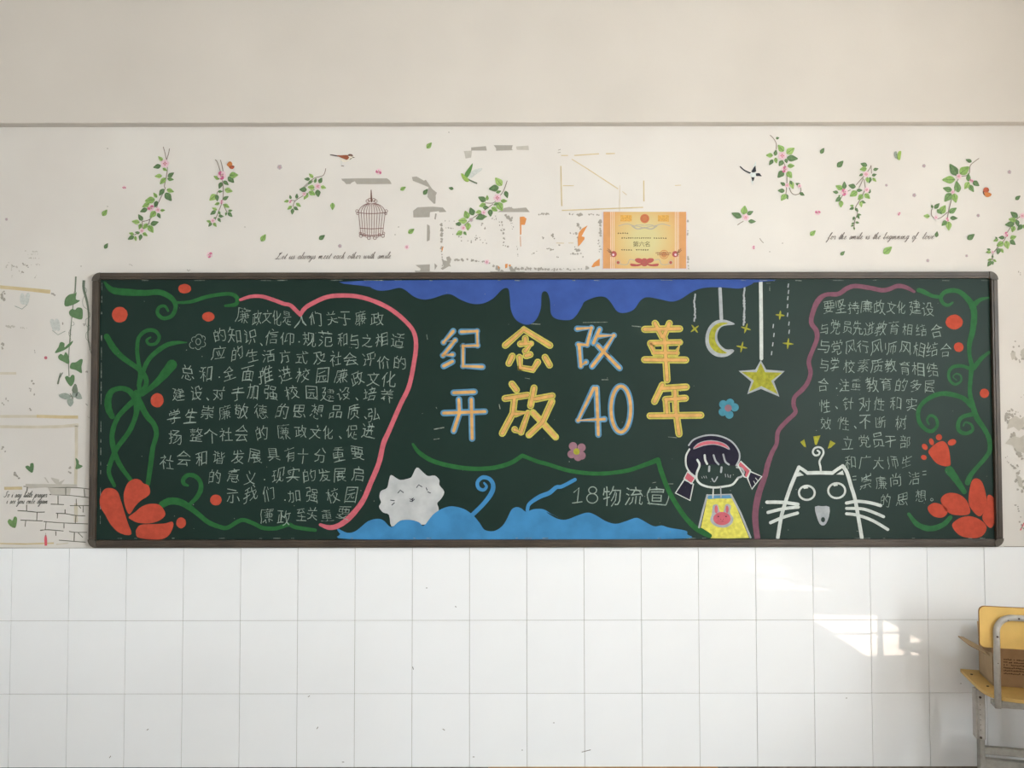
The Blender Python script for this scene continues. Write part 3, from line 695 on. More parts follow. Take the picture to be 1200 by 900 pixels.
for i in range(90):
    x, y = rb.uniform(125, 1158), rb.uniform(335, 625); f.disc(x, y, rb.uniform(.25, .6), m_dust, n=6)
tag(f.obj('chalk_dust_marks', board), kind='stuff')
K = 1.0

# ------------------------------------------------------------------ wall stickers
WY = -.0016
K = 1.0
L0 = mat('leaf_light', (136, 170, 98), .6, .3, var=.14, scale=90); L1 = mat('leaf_dark', (92, 120, 82), .6, .3, var=.14, scale=90); L2 = mat('leaf_mid', (112, 146, 94), .6, .3, var=.14, scale=90)
L3 = mat('leaf_bright', (152, 182, 108), .6, .3, var=.12, scale=90); LV = mat('leaf_vein', (60, 88, 50), .7)
m_stem = mat('stem_brown', (128, 116, 106), .7); m_bl = mat('blossom_pale', (222, 190, 200), .7, var=.08, scale=200); m_bs = mat('blossom_strong', (196, 100, 138), .7, var=.1, scale=200)
m_bd = mat('blossom_dark', (168, 120, 136), .7); m_bg = mat('blossom_grey', (178, 168, 172), .7, var=.12, scale=200); m_bc = mat('blossom_core', (206, 178, 150), .7)
LM = (L0, L1, L2, L3)
def leaf_flat(f, bx, by, tx, ty, s, wid=.30):
    dx, dy = tx-bx, ty-by; nx, ny = -dy*wid, dx*wid
    f.poly([(bx, by),(bx+dx*.18+nx*.72, by+dy*.18+ny*.72),(bx+dx*.42+nx, by+dy*.42+ny),(bx+dx*.75+nx*.55, by+dy*.75+ny*.55),(tx, ty),(bx+dx*.75-nx*.55, by+dy*.75-ny*.55),(bx+dx*.42-nx, by+dy*.42-ny),(bx+dx*.18-nx*.72, by+dy*.18-ny*.72)], LM[s], 2)
    f.line([(bx+dx*.05, by+dy*.05, .5),(bx+dx*.9, by+dy*.9, .2)], .4, LV if s != 1 else L2, 0, up=.0001, cap=False)
def blossom_flat(f, x, y, r, strong, rg):
    o = rg.uniform(0, 6)
    base = m_bs if strong == 1 else (m_bg if strong == 2 else m_bl); mid = m_bd if strong else m_bs
    for k in range(5):
        a = o+k*1.2566; f.disc(x+.52*r*math.cos(a), y+.52*r*math.sin(a), r*.50, base if (k % 2 or strong != 1) else m_bl, n=9)
    for k in range(4):
        a = o+k*1.57+.4; f.disc(x+.30*r*math.cos(a), y+.30*r*math.sin(a), r*.17, mid, n=7, up=.0001)
    f.disc(x, y, r*.17, m_bc, n=7, up=.0002)
def sprig(label, z, stems, leaves, blossoms, group=None):
    z0 = z([stems[0][0]])[0] if stems else z([blossoms[0][:2]])[0]
    root = empty('flower_vine_sticker', P(z0[0], z0[1], 0), label, 'sticker', group)
    rg = random.Random(int(z0[0]))
    f = Flat(WY)
    for s in stems: f.line(z(s), 0.85, m_stem, 4, cap=False)
    if stems: f.obj('stem', root)
    for l in leaves:
        f = Flat(WY-.0002-rg.random()*.0002); (bx, by), (tx, ty) = z([l[0:2], l[2:4]])
        leaf_flat(f, bx, by, tx, ty, l[4] if l[4] != 0 else rg.choice((0, 0, 3)), l[5] if len(l) > 5 else .30); f.obj('leaf', root)
    for b in blossoms:
        f = Flat(WY-.0006); q = z([b[:2]])[0]; blossom_flat(f, q[0], q[1], b[2]/z.k, b[3] if len(b) > 3 else 0, rg); f.obj('blossom', root)
    return root
v1 = Z(140,170,7.5); v2 = Z(230,170,7.5); v4 = Z(460,150,4.615); v5 = Z(840,150,6); v6 = Z(1000,150,5.295)
sprig('long flowering vine sticker at the far left, trailing down from two crossed twigs', v1,
 [[(385,15),(400,70),(412,125)],[(440,30),(430,80),(415,125)],[(415,120),(420,230),(395,360),(400,385),(340,510),(320,570),(270,650),(200,672)],[(200,670),(195,750),(130,790)],[(270,650),(255,700)]],
 [(380,140,340,98,0),(365,180,295,198,1),(380,203,420,228,0),(375,270,308,275,0),(405,288,355,345,0),(425,280,480,242,1),(420,295,478,305,2),(390,385,348,445,1),(415,390,480,412,0),(403,420,458,492,1,.34),(330,462,298,418,0),(312,478,222,492,0,.34),(330,490,310,550,1),(265,512,198,545,0),(245,560,180,588,1),(318,580,268,640,0,.34),(358,575,402,572,0),(335,598,360,645,1),(203,665,165,608,1),(178,680,107,670,0),(272,698,345,675,1),(255,706,298,772,0,.34),(190,690,172,742,0),(247,690,205,740,0),(203,770,248,800,0),(178,775,135,765,1),(190,783,178,840,1),(128,785,82,772,0),(128,800,72,830,1),(138,800,145,845,0)],
 [(400,163,38),(275,553,30,1),(337,570,25),(197,753,22)])
sprig('flowering vine sticker under the orange butterfly, with a pink rose at its top', v2,
 [[(165,128),(185,150),(212,230)],[(212,130),(225,175),(235,230)],[(230,310),(238,400),(230,490),(200,575),(165,660)],[(235,520),(270,590)],[(235,405),(190,410),(180,440)]],
 [(205,300,152,272,0),(290,265,370,263,0,.36),(280,278,332,332,1,.34),(238,315,285,352,1),(222,325,200,385,1),(190,408,232,408,2),(250,390,320,408,0,.34),(175,435,115,488,0,.36),(180,435,185,495,1),(235,480,285,450,1),(205,508,160,525,0),(240,520,292,550,0),(182,572,138,550,0),(172,578,122,612,1),(195,580,212,615,2),(280,580,320,573,2),(278,592,318,632,1),(264,590,258,622,2),(195,622,242,628,1),(190,640,215,678,1),(175,638,150,643,2),(130,676,88,665,0),(135,680,107,718,1),(150,680,178,720,0)],
 [(225,266,40,1),(225,500,17,1),(145,665,22)])
r3 = sprig('drooping vine sticker between the orange butterfly and the bird cage', v2,
 [[(1138,205),(1130,240),(1110,270),(1040,290),(985,330)],[(1040,390),(950,440),(870,490),(850,540)],[(870,490),(830,485)]],
 [(1028,288,990,250,0),(1000,300,948,298,1),(1015,312,982,345,1),(1040,332,1055,290,2),(1080,335,1105,285,1,.34),(1040,375,978,368,0,.38),(972,392,905,390,1,.36),(1093,365,1142,378,0,.34),(1065,392,1073,458,1,.38),(990,408,1048,440,0,.34),(980,422,945,480,0),(832,475,822,438,1),(882,472,885,425,1),(815,490,770,498,0),(878,510,920,543,0),(855,545,898,572,1),(840,535,800,568,0),(848,558,842,612,1)],
 [(1068,362,28),(948,430,20),(825,497,15,1)])
sprig('wide flowering vine sticker above the centre of the board, below the green bird', v4,
 [[(620,285),(600,340),(570,380)],[(570,380),(545,405),(500,405)],[(545,410),(490,450),(430,490),(385,530)]],
 [(592,312,555,268,0,.34),(575,322,520,330,1,.34),(560,350,588,340,2),(610,340,622,380,1),(585,394,622,395,0),(505,395,463,373,1,.34),(512,392,512,362,0),(568,402,595,448,0,.38),(570,405,545,418,2),(505,412,467,424,0,.34),(488,430,522,430,1,.34),(535,430,568,450,0,.34),(528,440,530,480,1,.36),(480,450,448,458,0,.34),(500,472,450,492,1,.34),(478,482,512,478,2),(437,472,420,430,1,.38),(408,490,392,447,0,.38),(403,503,355,500,0,.36),(372,520,340,518,1,.36),(410,512,407,555,0,.38),(378,560,343,578,0,.36),(385,560,400,580,2,.34)],
 [(567,378,22),(493,457,13),(425,497,12,2),(383,540,14)])
sprig('hanging vine sticker beside the black and white bird, ending in a curled tendril', v5,
 [[(375,50),(400,75),(418,110),(418,150)],[(470,240),(492,310),(492,400),(485,470)],[(510,420),(525,455),(550,469),(578,462),(592,440),(588,410)]],
 [(415,74,440,68,1,.38),(470,165,430,118,0,.36),(490,180,547,140,0,.36),(492,210,572,216,1,.30),(410,195,417,152,1,.32),(395,192,345,192,0,.34),(395,222,368,262,1),(412,208,420,250,0,.32),(465,228,437,268,1,.36),(485,215,492,248,1,.38),(497,267,548,265,0,.34),(470,302,428,350,1,.36),(495,305,528,352,0,.38),(480,403,447,382,1,.34),(518,372,538,430,0,.3),(515,370,530,400,1,.3),(590,405,553,388,1,.3),(478,442,428,440,1,.32),(485,465,452,512,0,.34),(487,465,500,502,1,.3),(583,455,617,475,1,.32)],
 [(460,195,30),(478,292,24,1),(495,403,17),(582,408,15)])
sprig('small sprig sticker of four leaves round one pink blossom, below the black and white bird', v5,
 [[(145,683),(165,668),(188,655)]], [(175,628,103,597,1,.28),(188,608,198,545,0,.38),(212,608,257,585,1,.3),(222,655,275,658,1,.28)], [(203,628,24)])
sprig('broad branching vine sticker over the word smile, with a tail of tiny leaves', v5,
 [[(1085,262),(1065,300),(980,400)],[(1030,350),(1015,390),(1000,420)],[(1035,360),(1045,420)],[(1045,430),(1010,500),(975,560),(990,600),(970,650),(965,700)],[(940,435),(895,460),(870,500)],[(1085,262),(1088,320)]],
 [(1058,265,1010,250,1,.34),(1055,285,1005,292,0,.36),(1028,322,1000,338,1),(1058,345,1060,385,0,.34),(885,430,835,405,0,.34),(855,455,815,447,1),(897,430,897,375,1,.30),(872,488,835,518,1,.34),(875,510,872,560,0,.34),(865,470,855,490,2),(977,415,925,402,1,.34),(987,445,935,482,0,.36),(983,438,1025,438,1),(1027,468,992,505,0,.36),(1040,462,1078,498,0,.34),(1010,515,1018,558,0),(1013,515,1048,528,1),(963,548,935,545,0),(965,560,932,572,1),(972,562,995,588,1),(990,607,1017,612,2),(967,622,958,650,1),(988,612,1003,640,1),(975,662,1003,668,1),(965,668,945,675,2),(962,682,942,692,1),(965,697,968,718,2),(1090,335,1125,325,1),(1095,350,1122,378,0),(1080,345,1070,390,1),(1100,295,1138,285,1),(1070,460,1080,430,1)],
 [(898,452,26,1),(1050,325,22),(1055,435,20)])
sprig('large-leaved vine sticker left of the red butterfly, curling at its lower left', v6,
 [[(780,188),(750,210),(725,235),(715,290),(655,310),(625,400)],[(610,440),(590,520),(583,580)],[(585,522),(545,555),(515,563),(487,545),(485,515),(490,500)]],
 [(645,295,598,222,1,.30),(660,285,720,240,0,.36),(632,320,550,322,0,.30),(652,400,640,328,2,.30),(613,388,555,372,2,.30),(607,405,565,458,2,.34),(623,405,637,465,0,.34),(714,332,714,280,2,.28),(735,210,697,195,1,.30),(718,335,690,380,0,.34),(742,330,782,360,1,.34),(718,352,748,398,2,.30),(503,500,535,467,1,.3),(492,498,486,475,1),(540,532,572,478,0,.36),(520,505,550,535,2,.32),(595,527,642,495,2,.30),(600,558,648,560,1,.28),(475,548,435,545,0,.34),(582,575,548,607,2,.32),(592,580,592,637,0,.34)],
 [(655,300,17),(732,328,13,1),(617,398,13),(513,555,13),(583,568,12,1)])
sprig('vine sticker cut by the right photo edge, reaching down to the board corner', v6,
 [[(1065,540),(1020,560),(960,640),(940,690),(880,760),(865,790),(862,820)]],
 [(1020,555,975,520,1,.32),(1012,575,962,565,0,.32),(1000,595,940,600,1,.30),(1015,570,1022,612,1,.32),(998,608,985,648,0,.36),(1048,600,1018,635,1,.34),(1052,600,1070,630,0),(940,680,900,680,1,.30),(972,685,1013,672,0,.34),(972,697,1007,725,1,.34),(932,710,888,732,0,.36),(948,700,960,752,0,.36),(900,692,868,702,0),(895,688,880,675,1),(905,745,895,785,1,.34),(912,748,932,775,0,.34),(852,757,828,750,1),(855,770,822,770,0),(862,790,868,808,1),(858,815,832,820,0),(868,815,888,832,0),(857,825,832,860,1,.30),(862,825,867,850,1,.34)],
 [(1050,545,18),(948,660,16,1),(865,770,11)])

# loose leaves and blossoms, each a sticker of its own
zl = Z(0,160,5); zm = Z(220,160,4.615)
LV_ = [(zl,600,465,628,428,0,'small light green leaf sticker alone at the far left, upper of two leaves'),
 (zl,612,657,632,625,1,'small dark leaf sticker just above the upper left corner of the chalkboard'),
 (zm,397,567,422,528,0,'light green leaf sticker below the straight hanging vine'),
 (zm,710,557,742,533,1,'dark slanted leaf sticker over the English line about meeting with a smile'),
 (zm,783,358,783,398,0,'light green upright leaf sticker left of the bird cage'),
 (zm,1150,290,1180,272,0,'light green leaf sticker right of the bird cage top'),
 (v4,185,110,212,78,0,'light green leaf sticker highest above the centre, right of the brown bird'),
 (v4,85,570,118,545,0,'light green leaf sticker right of the bird cage bottom'),
 (v4,167,360,190,330,1,'dark leaf sticker lying on the bent grey peeled patch'),
 (v4,330,330,303,323,1,'tiny dark leaf sticker left of the central flowering vine'),
 (v5,730,180,755,140,1,'small dark leaf sticker right of the hanging vine beside the black and white bird'),
 (v5,847,275,890,230,1,'dark leaf sticker up left of the broad branching vine'),
 (v5,657,757,695,720,0,'light green leaf sticker left of the word for'),
 (v5,870,895,900,866,1,'small leaf sticker just under the beginning of the right English line'),
 (v6,1005,445,1037,420,1,'dark leaf sticker right of the red butterfly near the right edge'),
 (v6,515,678,520,640,1,'dark upright leaf sticker at the end of the word love'),
 (v6,708,692,753,658,1,'dark leaf sticker right of the word love'),
 (v6,187,780,240,736,0,'largest light green leaf sticker under the right English line')]
for z, bx, by, tx, ty, s, lab in LV_:
    f = Flat(WY-.0003); a, b = z([(bx, by),(tx, ty)]); leaf_flat(f, a[0], a[1], b[0], b[1], s, .32)
    tag(f.obj('leaf_sticker', loc=P(a[0], a[1], 0)), lab, 'sticker', 'loose leaf stickers')
BL_ = [(zl,728,298,11,1,'tiny pink bud sticker left of the long vine at the far left'),(zm,497,165,14,2,'small grey blossom sticker between the two hanging vines left of the cage'),
 (zm,1033,190,17,1,'pink blossom sticker right below the brown bird'),(zm,823,592,11,2,'pale grey blossom sticker over the word always'),(zm,1185,598,13,0,'pale pink blossom sticker at the height of the cage bottom, right of the cage'),
 (zm,118,640,17,1,'bright pink blossom sticker just above the board at its left part'),(v4,510,725,14,0,'pink blossom sticker inside the torn outline above the board centre'),
 (v5,710,595,20,1,'bright pink blossom sticker left of the broad branching vine'),(v5,258,840,13,1,'tiny dark pink blossom sticker below the small sprig'),
 (v6,438,235,12,2,'tiny grey blossom sticker right of the pale green butterfly'),(v6,205,355,9,2,'faint tiny grey blossom sticker right of the broad branching vine'),(v6,378,417,13,2,'small grey blossom sticker halfway between the two big right vines'),
 (v6,283,532,11,1,'tiny dark pink bud sticker above the word beginning'),(v6,775,543,11,2,'pale grey blossom sticker below the red butterfly'),(v6,968,273,13,2,'small grey blossom sticker up right of the red butterfly'),
 (v6,703,793,9,2,'tiny grey blossom sticker below the dark leaf right of the word love'),(v6,462,823,11,2,'tiny grey blossom sticker closest above the right part of the board frame'),(zl,38,485,9,2,'faint grey speck of a sticker at the left edge of the wall')]
for z, x, y, r, s, lab in BL_:
    f = Flat(WY-.0003); q = z([(x, y)])[0]; blossom_flat(f, q[0], q[1], r/z.k, s, random.Random(int(x)))
    tag(f.obj('blossom_sticker', loc=P(q[0], q[1], 0)), lab, 'sticker', 'loose blossom stickers')

# birds, butterflies and cage
sc = {k: mat('sticker_'+k, v, .65, .3, var=.08, scale=150) for k, v in dict(rust=(146,84,58), brown=(108,76,66), dark=(70,62,60), cream=(222,216,200), cage=(136,104,100), orange=(196,124,70), ogold=(206,160,96), black=(46,48,56), ice=(206,214,212), lime=(150,178,92), grass=(98,142,78), pale=(196,200,196), moss=(104,118,96), red=(176,92,66), greyg=(150,160,150)).items()}
def sticker(name, label, at, z, y=WY-.0003):
    q = z([at])[0]; return empty(name, P(q[0], q[1], 0), label, 'sticker')
def part(root, name, draw, y=WY-.0003):
    f = Flat(y); draw(f); return f.obj(name, root)
s1 = Z(380,170,7.5)
b = sticker('bird_sticker', 'brown sparrow sticker with cream belly standing above a grey peeled strip', (180,185), s1)
part(b, 'tail', lambda f: f.poly(s1([(50,82),(85,85),(130,95),(125,102),(85,96),(55,90)]), sc['dark'], 2))
part(b, 'belly', lambda f: f.poly(s1([(138,112),(160,125),(200,130),(235,112),(225,132),(190,148),(160,145),(145,132)]), sc['cream'], 3))
part(b, 'back', lambda f: f.poly(s1([(108,90),(150,90),(190,87),(215,92),(218,110),(200,130),(175,122),(140,108)]), sc['rust'], 2), WY-.0005)
part(b, 'head', lambda f: (f.poly(s1([(207,96),(215,82),(235,80),(252,92),(270,108),(252,116),(235,122),(215,128),(222,108)]), sc['cream'], 2), f.poly(s1([(205,95),(215,80),(240,80),(255,95),(232,96)]), sc['brown'], 2, up=.0001), f.poly(s1([(248,100),(270,110),(250,114)]), sc['dark'], 0, up=.0002), f.poly(s1([(230,118),(248,110),(240,120),(220,132)]), sc['dark'], 0, up=.0002), f.disc(*s1([(240,101)])[0], .5, sc['dark'], n=8, up=.0003)), WY-.0006)
part(b, 'leg', lambda f: (f.line(s1([(150,138),(150,175),(178,185)]), .9, sc['pale'], 0), f.line(s1([(148,182),(172,186)]), .7, sc['brown'], 0)))
b = sticker('bird_sticker', 'green and yellow small bird sticker flying above the centre of the board', (395,270), v4)
part(b, 'wing', lambda f: f.poly(v4([(388,262),(395,240),(415,212),(434,190),(428,225),(415,255),(400,272)]), sc['grass'], 2), WY-.0005)
part(b, 'wing', lambda f: f.poly(v4([(408,272),(420,245),(440,226),(485,217),(478,232),(450,252),(425,272)]), sc['pale'], 2))
part(b, 'body', lambda f: f.poly(v4([(370,246),(382,248),(395,262),(412,275),(412,290),(395,290),(378,272)]), sc['lime'], 2), WY-.0006)
part(b, 'tail', lambda f: f.line(v4([(405,276),(430,288),(455,299)]), 1.7, sc['moss'], 0), WY-.0004)
b = sticker('bird_sticker', 'black and white magpie sticker with spread wings at the left of the right-hand vines', (255,330), v5)
part(b, 'tail', lambda f: f.line(v5([(165,272,8),(195,298,9),(238,318,11)]), 1.5, sc['black'], 4))
part(b, 'body', lambda f: f.poly(v5([(232,322),(255,312),(278,318),(275,342),(245,345)]), sc['ice'], 3), WY-.0005)
part(b, 'head', lambda f: f.poly(v5([(275,320),(300,318),(308,328),(316,340),(295,338),(278,338)]), sc['black'], 2), WY-.0006)
part(b, 'wing', lambda f: (f.poly(v5([(242,308),(258,280),(272,262),(277,305),(258,315)]), sc['black'], 0), f.poly(v5([(252,285),(262,255),(277,230),(276,268),(262,275)]), sc['ice'], 0, up=-.0001)))
part(b, 'wing', lambda f: (f.poly(v5([(243,344),(267,344),(260,368),(250,376)]), sc['black'], 0), f.poly(v5([(238,350),(248,366),(258,372),(252,402),(243,380)]), sc['ice'], 0, up=-.0001)))
def butterfly(label, z, wings, body, ms, bodym):
    r = sticker('butterfly_sticker', label, wings[0][0], z)
    for w, mm in zip(wings, ms): part(r, 'wing', lambda f: f.poly(z(w), mm, 2))
    part(r, 'body', lambda f: f.line(z(body), .8, bodym, 0), WY-.0006)
butterfly('orange butterfly sticker perched over the straight hanging vine', v2, [[(268,172),(285,148),(305,145),(318,168),(305,185),(285,190)],[(285,190),(305,182),(325,180),(337,190),(322,210),(300,208)]], [(312,180),(335,188)], (sc['orange'], sc['red']), sc['brown'])
butterfly('red-orange butterfly sticker right of the large-leaved vine', v6, [[(808,378),(820,368),(838,372),(842,392),(825,400),(808,398)],[(810,405),(835,398),(858,410),(848,425),(825,428)]], [(805,395),(812,415)], (sc['red'], sc['orange']), sc['brown'])
butterfly('pale green butterfly sticker above the broad branching vine', v6, [[(255,148),(268,145),(274,165),(272,190),(258,185),(252,165)],[(274,160),(285,143),(298,145),(295,172),(290,198),(276,195)]], [(268,160),(275,195)], (sc['greyg'], sc['lime']), sc['moss'])
x1 = Z(0,300,5.625); x2 = Z(0,440,4.5)
butterfly('pale grey butterfly sticker just under the end of the tan tape strip', x1, [[(135,312),(132,265),(145,245),(160,258),(163,318)],[(165,320),(168,258),(188,243),(198,262),(185,315)]], [(98,330),(145,350),(180,320)], (sc['pale'], sc['pale']), sc['greyg'])
butterfly('pale grey butterfly sticker left of the ivy, lower right of the other pale one', x1, [[(348,488),(328,432),(343,414),(362,432),(372,488)],[(374,490),(360,425),(378,413),(394,440),(395,488)]], [(345,490),(382,520),(430,495)], (sc['pale'], sc['pale']), sc['greyg'])
butterfly('dark-patterned grey butterfly sticker below the ivy hearts', x2, [[(310,102),(345,92),(372,106),(374,116),(350,126),(322,118)],[(355,126),(378,120),(388,142),(372,165),(357,150)],[(380,100),(385,65),(396,45),(411,75),(405,108),(385,116)],[(396,112),(415,85),(434,122),(408,124)]], [(370,95),(385,125)], (sc['greyg'],)*4, sc['moss'])
cg = sticker('birdcage_sticker', 'brown line-art bird cage sticker with a domed top', (415,830), s1)
def bars(f):
    for i in range(11):
        t = i/10; x5 = 302+t*233; xb = 322+t*190; xm = 415+(t-.5)*2*60
        s = abs(t-.5)*2; pts = [(415+(t-.5)*60, 512)]
        pts += [(415+(x5-415)*math.sin(a*math.pi/2), 595-(85)*math.cos(a*math.pi/2)) for a in (.25,.45,.65,.85,1)]
        pts += [((x5+xb)/2, 690), (xb, 790)]
        f.line(s1(pts), .62, sc['cage'], 4, cap=False)
part(cg, 'cage_bars', bars)
part(cg, 'cage_hoop', lambda f: (f.line(s1([(290,592),(350,600),(415,602),(480,600),(545,592)]), .8, sc['cage'], 4), f.line(s1([(312,730),(415,736),(522,730)]), .8, sc['cage'], 4), f.line(s1([(325,787),(415,795),(512,787)]), 1.0, sc['cage'], 4)), WY-.0005)
part(cg, 'finial', lambda f: (f.line(s1([(412,395,7),(413,430,10),(414,470,14),(416,498,10)]), 1.5, sc['brown'], 0), [f.ring(*s1([(x, y)])[0], 1.8, .6, sc['cage'], n=12) for x, y in ((380,492),(398,482),(435,482),(452,492))]), WY-.0006)
for x, y, r in ((288,580,12),(294,602,10),(545,580,12),(540,602,10),(318,775,10),(322,798,14),(350,790,12),(392,818,13),(372,800,10),(445,818,13),(468,800,10),(485,790,12),(515,798,14),(522,775,10),(405,800,8),(432,800,8)): part(cg, 'scroll', lambda f: f.ring(*s1([(x, y)])[0], r/7.5, .6, sc['cage'], n=12), WY-.0005)

m_ink = mat('lettering_brown', (98, 88, 84), .7, .2)
m_inkg = mat('lettering_grey', (88, 92, 84), .7, .2)
def words(label, spec, mt, at):
    f = Flat(WY-.0002)
    for txt, x0, x1, y, s, rise in spec: script_text(f, txt, x0, x1, y, s, mt, rise=rise)
    tag(f.obj('lettering_sticker', loc=P(*at, 0)), label, 'lettering')
words('slanted dark lettering "Let us always meet each other with smile." above the board', [('Let us always meet each other with smile.', 323, 459, 303.6, 3.7, -.6)], m_ink, (322, 304))
words('slanted dark English line "for the smile is the beginning of love" at the upper right', [('for the smile is the beginning of', 970, 1074, 280.4, 3.7, -.3), ('love', 1080.5, 1094, 280.2, 3.7, 0)], m_ink, (970, 280))
words('two slanted grey lines "So i say little prayer i see you once again"', [('So i say little prayer', 4, 54.5, 582.8, 3.5, 0), ('i see you once again', 7, 55.5, 590.2, 3.4, 0)], m_inkg, (5, 583))

# ivy sticker with heart leaves, far left
ivy = empty('ivy_sticker', P(*x1([(500,135)])[0], 0), 'grey-green ivy sticker with heart-shaped leaves at the left of the board', 'sticker')
m_ivy = mat('ivy_green', (96, 128, 90), .65, .3, var=.06, scale=80); m_ivs = mat('ivy_stem', (112, 124, 108), .65, .3)
part(ivy, 'stem', lambda f: (f.line(x1([(500,135,11),(495,240,9)]), 1.5, m_ivs, 0, cap=False), f.line(x1([(490,240),(480,340),(470,440),(460,560),(452,680),(455,790)]), 1.0, m_ivs, 5), [f.line(x1(p), .4, m_ivs, 5) for p in ([(478,430),(490,450),(470,462)],[(466,480),(452,510),(466,545),(462,570)],[(472,520),(455,505)])]), WY)
part(ivy, 'stem', lambda f: (f.line(x1([(553,160,18),(552,215,18),(575,310,14),(584,400,9),(580,540,7),(602,645,3)]), 2, m_ivs, 5, cap=False), [f.line(x1(p), .45, m_ivs, 5) for p in ([(555,205),(572,225),(560,255),(545,290),(550,330),(580,355)],[(590,370),(592,400),(565,420),(568,455),(590,480)],[(585,450),(592,480),(568,510),(568,545),(598,580),(590,620)])]), WY)
for p in ([(430,332),(428,285),(455,255),(490,247),(505,240),(500,285),(528,293),(490,318)],[(455,368),(475,348),(495,355),(510,340),(540,345),(546,380),(538,418),(490,408),(462,392)],[(362,640),(385,600),(398,568),(425,575),(425,602),(450,580),(482,558),(465,590),(420,622)],[(383,662),(400,645),(420,655),(432,633),(452,662),(455,712),(415,695),(390,682)],[(462,740),(470,705),(500,700),(530,680),(546,686),(537,730),(539,773),(500,752)],[(428,800),(445,790),(460,800),(475,783),(491,790),(489,830),(467,859),(440,828)]):
    part(ivy, 'leaf', lambda f: f.poly(x1(p), m_ivy, 3))
part(ivy, 'twig', lambda f: (f.line(x1([(382,840,12),(390,805,10),(398,772,6)]), 1, m_ivs, 0), f.line(x1([(393,805),(412,770)]), 1, m_ivs, 0), f.poly(x1([(473,885),(490,845),(505,850),(512,895),(490,905)]), m_ivs, 2)))
for p, lab in (([(133,482),(146,475),(158,480),(160,465),(176,463),(178,488),(170,513),(148,500)],'dark green heart-shaped leaf sticker above the little prayer lettering'),([(398,435),(415,450),(417,468),(436,477),(420,490),(398,493),(402,465)],'dark folded heart-shaped leaf sticker beside the board frame, left of it'),([(40,772),(50,757),(66,765),(75,745),(89,750),(88,778),(80,804),(55,795)],'dark green heart-shaped leaf sticker at the lower left, beside the printed bricks')):
    f = Flat(WY-.0003); f.poly(x2(p), m_ivy if 'lower' not in lab else L2, 3); tag(f.obj('heart_leaf_sticker', loc=P(*x2([p[0]])[0], 0)), lab, 'sticker')
# printed brick outlines
x3 = Z(0,550,10)
f = Flat(WY-.0001); m_brick = mat('brick_line', (112, 112, 100), .7, .2)
for l in ([(275,200),(600,212),(900,215),(1065,235)],[(580,295),(700,300),(840,308),(1070,335)],[(595,408),(750,413)],[(820,425),(1065,425)],[(205,485),(310,490),(430,502),(525,500)],[(655,515),(770,520),(880,540),(1000,545)],[(240,595),(500,605)],[(510,612),(740,628),(1030,640)],[(470,716),(560,708),(745,723)],[(810,727),(880,738),(1020,738)],[(690,830),(1005,855)],
          [(320,205),(318,250)],[(770,220),(770,300)],[(985,232),(995,325)],[(680,310),(680,410)],[(893,345),(895,422)],[(312,415),(312,488)],[(435,505),(430,600)],[(762,470),(762,520)],[(675,520),(672,575)],[(890,545),(882,632)],[(302,600),(293,672)],[(540,618),(530,712)],[(750,635),(750,692)],[(655,725),(655,778)],[(872,740),(868,840)],[(975,430),(973,505)],[(925,430),(948,458)],[(910,737),(970,798)]):
    f.line(x3(l), .95, m_brick, 3, rough=.25, rnd=rb, cap=False)
tag(f.obj('brick_print_sticker', loc=P(60, 636, 0)), 'grey printed sticker of broken brick outlines left of the lower board corner', 'sticker')

# ------------------------------------------------------------------ wear of the wall: peeled patches, tape, dark marks
m_peel = mat('peeled_grey', (165, 161, 153), .9, .2, var=.03, scale=40); m_peel2 = mat('peeled_pale', (188, 184, 175), .9, .2, var=.04, scale=40)
m_tape = mat('tape_tan', (200, 182, 140), .6, .3, rgb2=(208, 193, 156), scale=25); m_tapep = mat('tape_pale', (200, 192, 172), .6, .3, rgb2=(207, 200, 184), scale=25); m_scrap = mat('paper_scrap_orange', (214, 144, 84), .7, .3, var=.05)
m_mark = mat('mark_dark', (150, 145, 136), .9, .2)
y1 = Z(480,230,10); y2 = Z(590,230,10)
_wy = [0]
def wallpart(name, pts, mt, z=PX, sm=0):
    _wy[0] += 1; f = Flat(WY+.0004-_wy[0]*.00003); f.poly(z(pts), mt, sm); return f.obj(name, wall)
for p, z in (([(150,296),(300,292),(550,292),(570,305),(580,318),(592,342),(420,344),(285,343),(268,318),(240,330),(230,342),(192,343),(175,322),(158,312)],s1),
 ([(42,170),(95,130),(270,122),(390,132),(432,182),(350,188),(340,175),(240,186),(235,245),(45,248)],y1),([(205,0),(308,0),(302,85),(285,88),(240,45)],y1),
 ([(300,200),(318,205),(305,275),(290,265)],y1),([(205,328),(235,345),(240,420),(235,515),(202,530)],y1),([(68,806),(238,798),(236,880),(120,875),(130,850)],y1),([(292,785),(325,815),(295,865)],y1),
 ([(60,870),(300,885),(480,885),(480,895),(70,895)],y1),([(1030,185),(1100,150),(1200,125),(1200,185)],y1),([(0,140),(70,125),(120,145),(265,132),(308,185),(0,185)],y2),([(940,880),(1200,880),(1350,885),(1350,895),(950,895)],y1),
 ([(425,105),(505,98),(510,122),(425,122)],v4),([(547,93),(650,93),(645,112),(650,120),(560,123),(560,110)],v4),([(105,265),(130,262),(170,285),(180,280),(215,330),(240,350),(225,385),(230,408),(190,370),(195,320),(160,305),(110,285)],v4),
 ([(430,715),(465,702),(490,740),(470,790),(485,825),(460,820),(420,845),(385,862),(365,845),(400,820),(385,780),(400,750),(440,760)],y1),
 ([(930,375),(975,332),(1020,305),(1032,320),(985,350),(950,382)],v2)):
    wallpart('peeled_patch', p, m_peel, z)
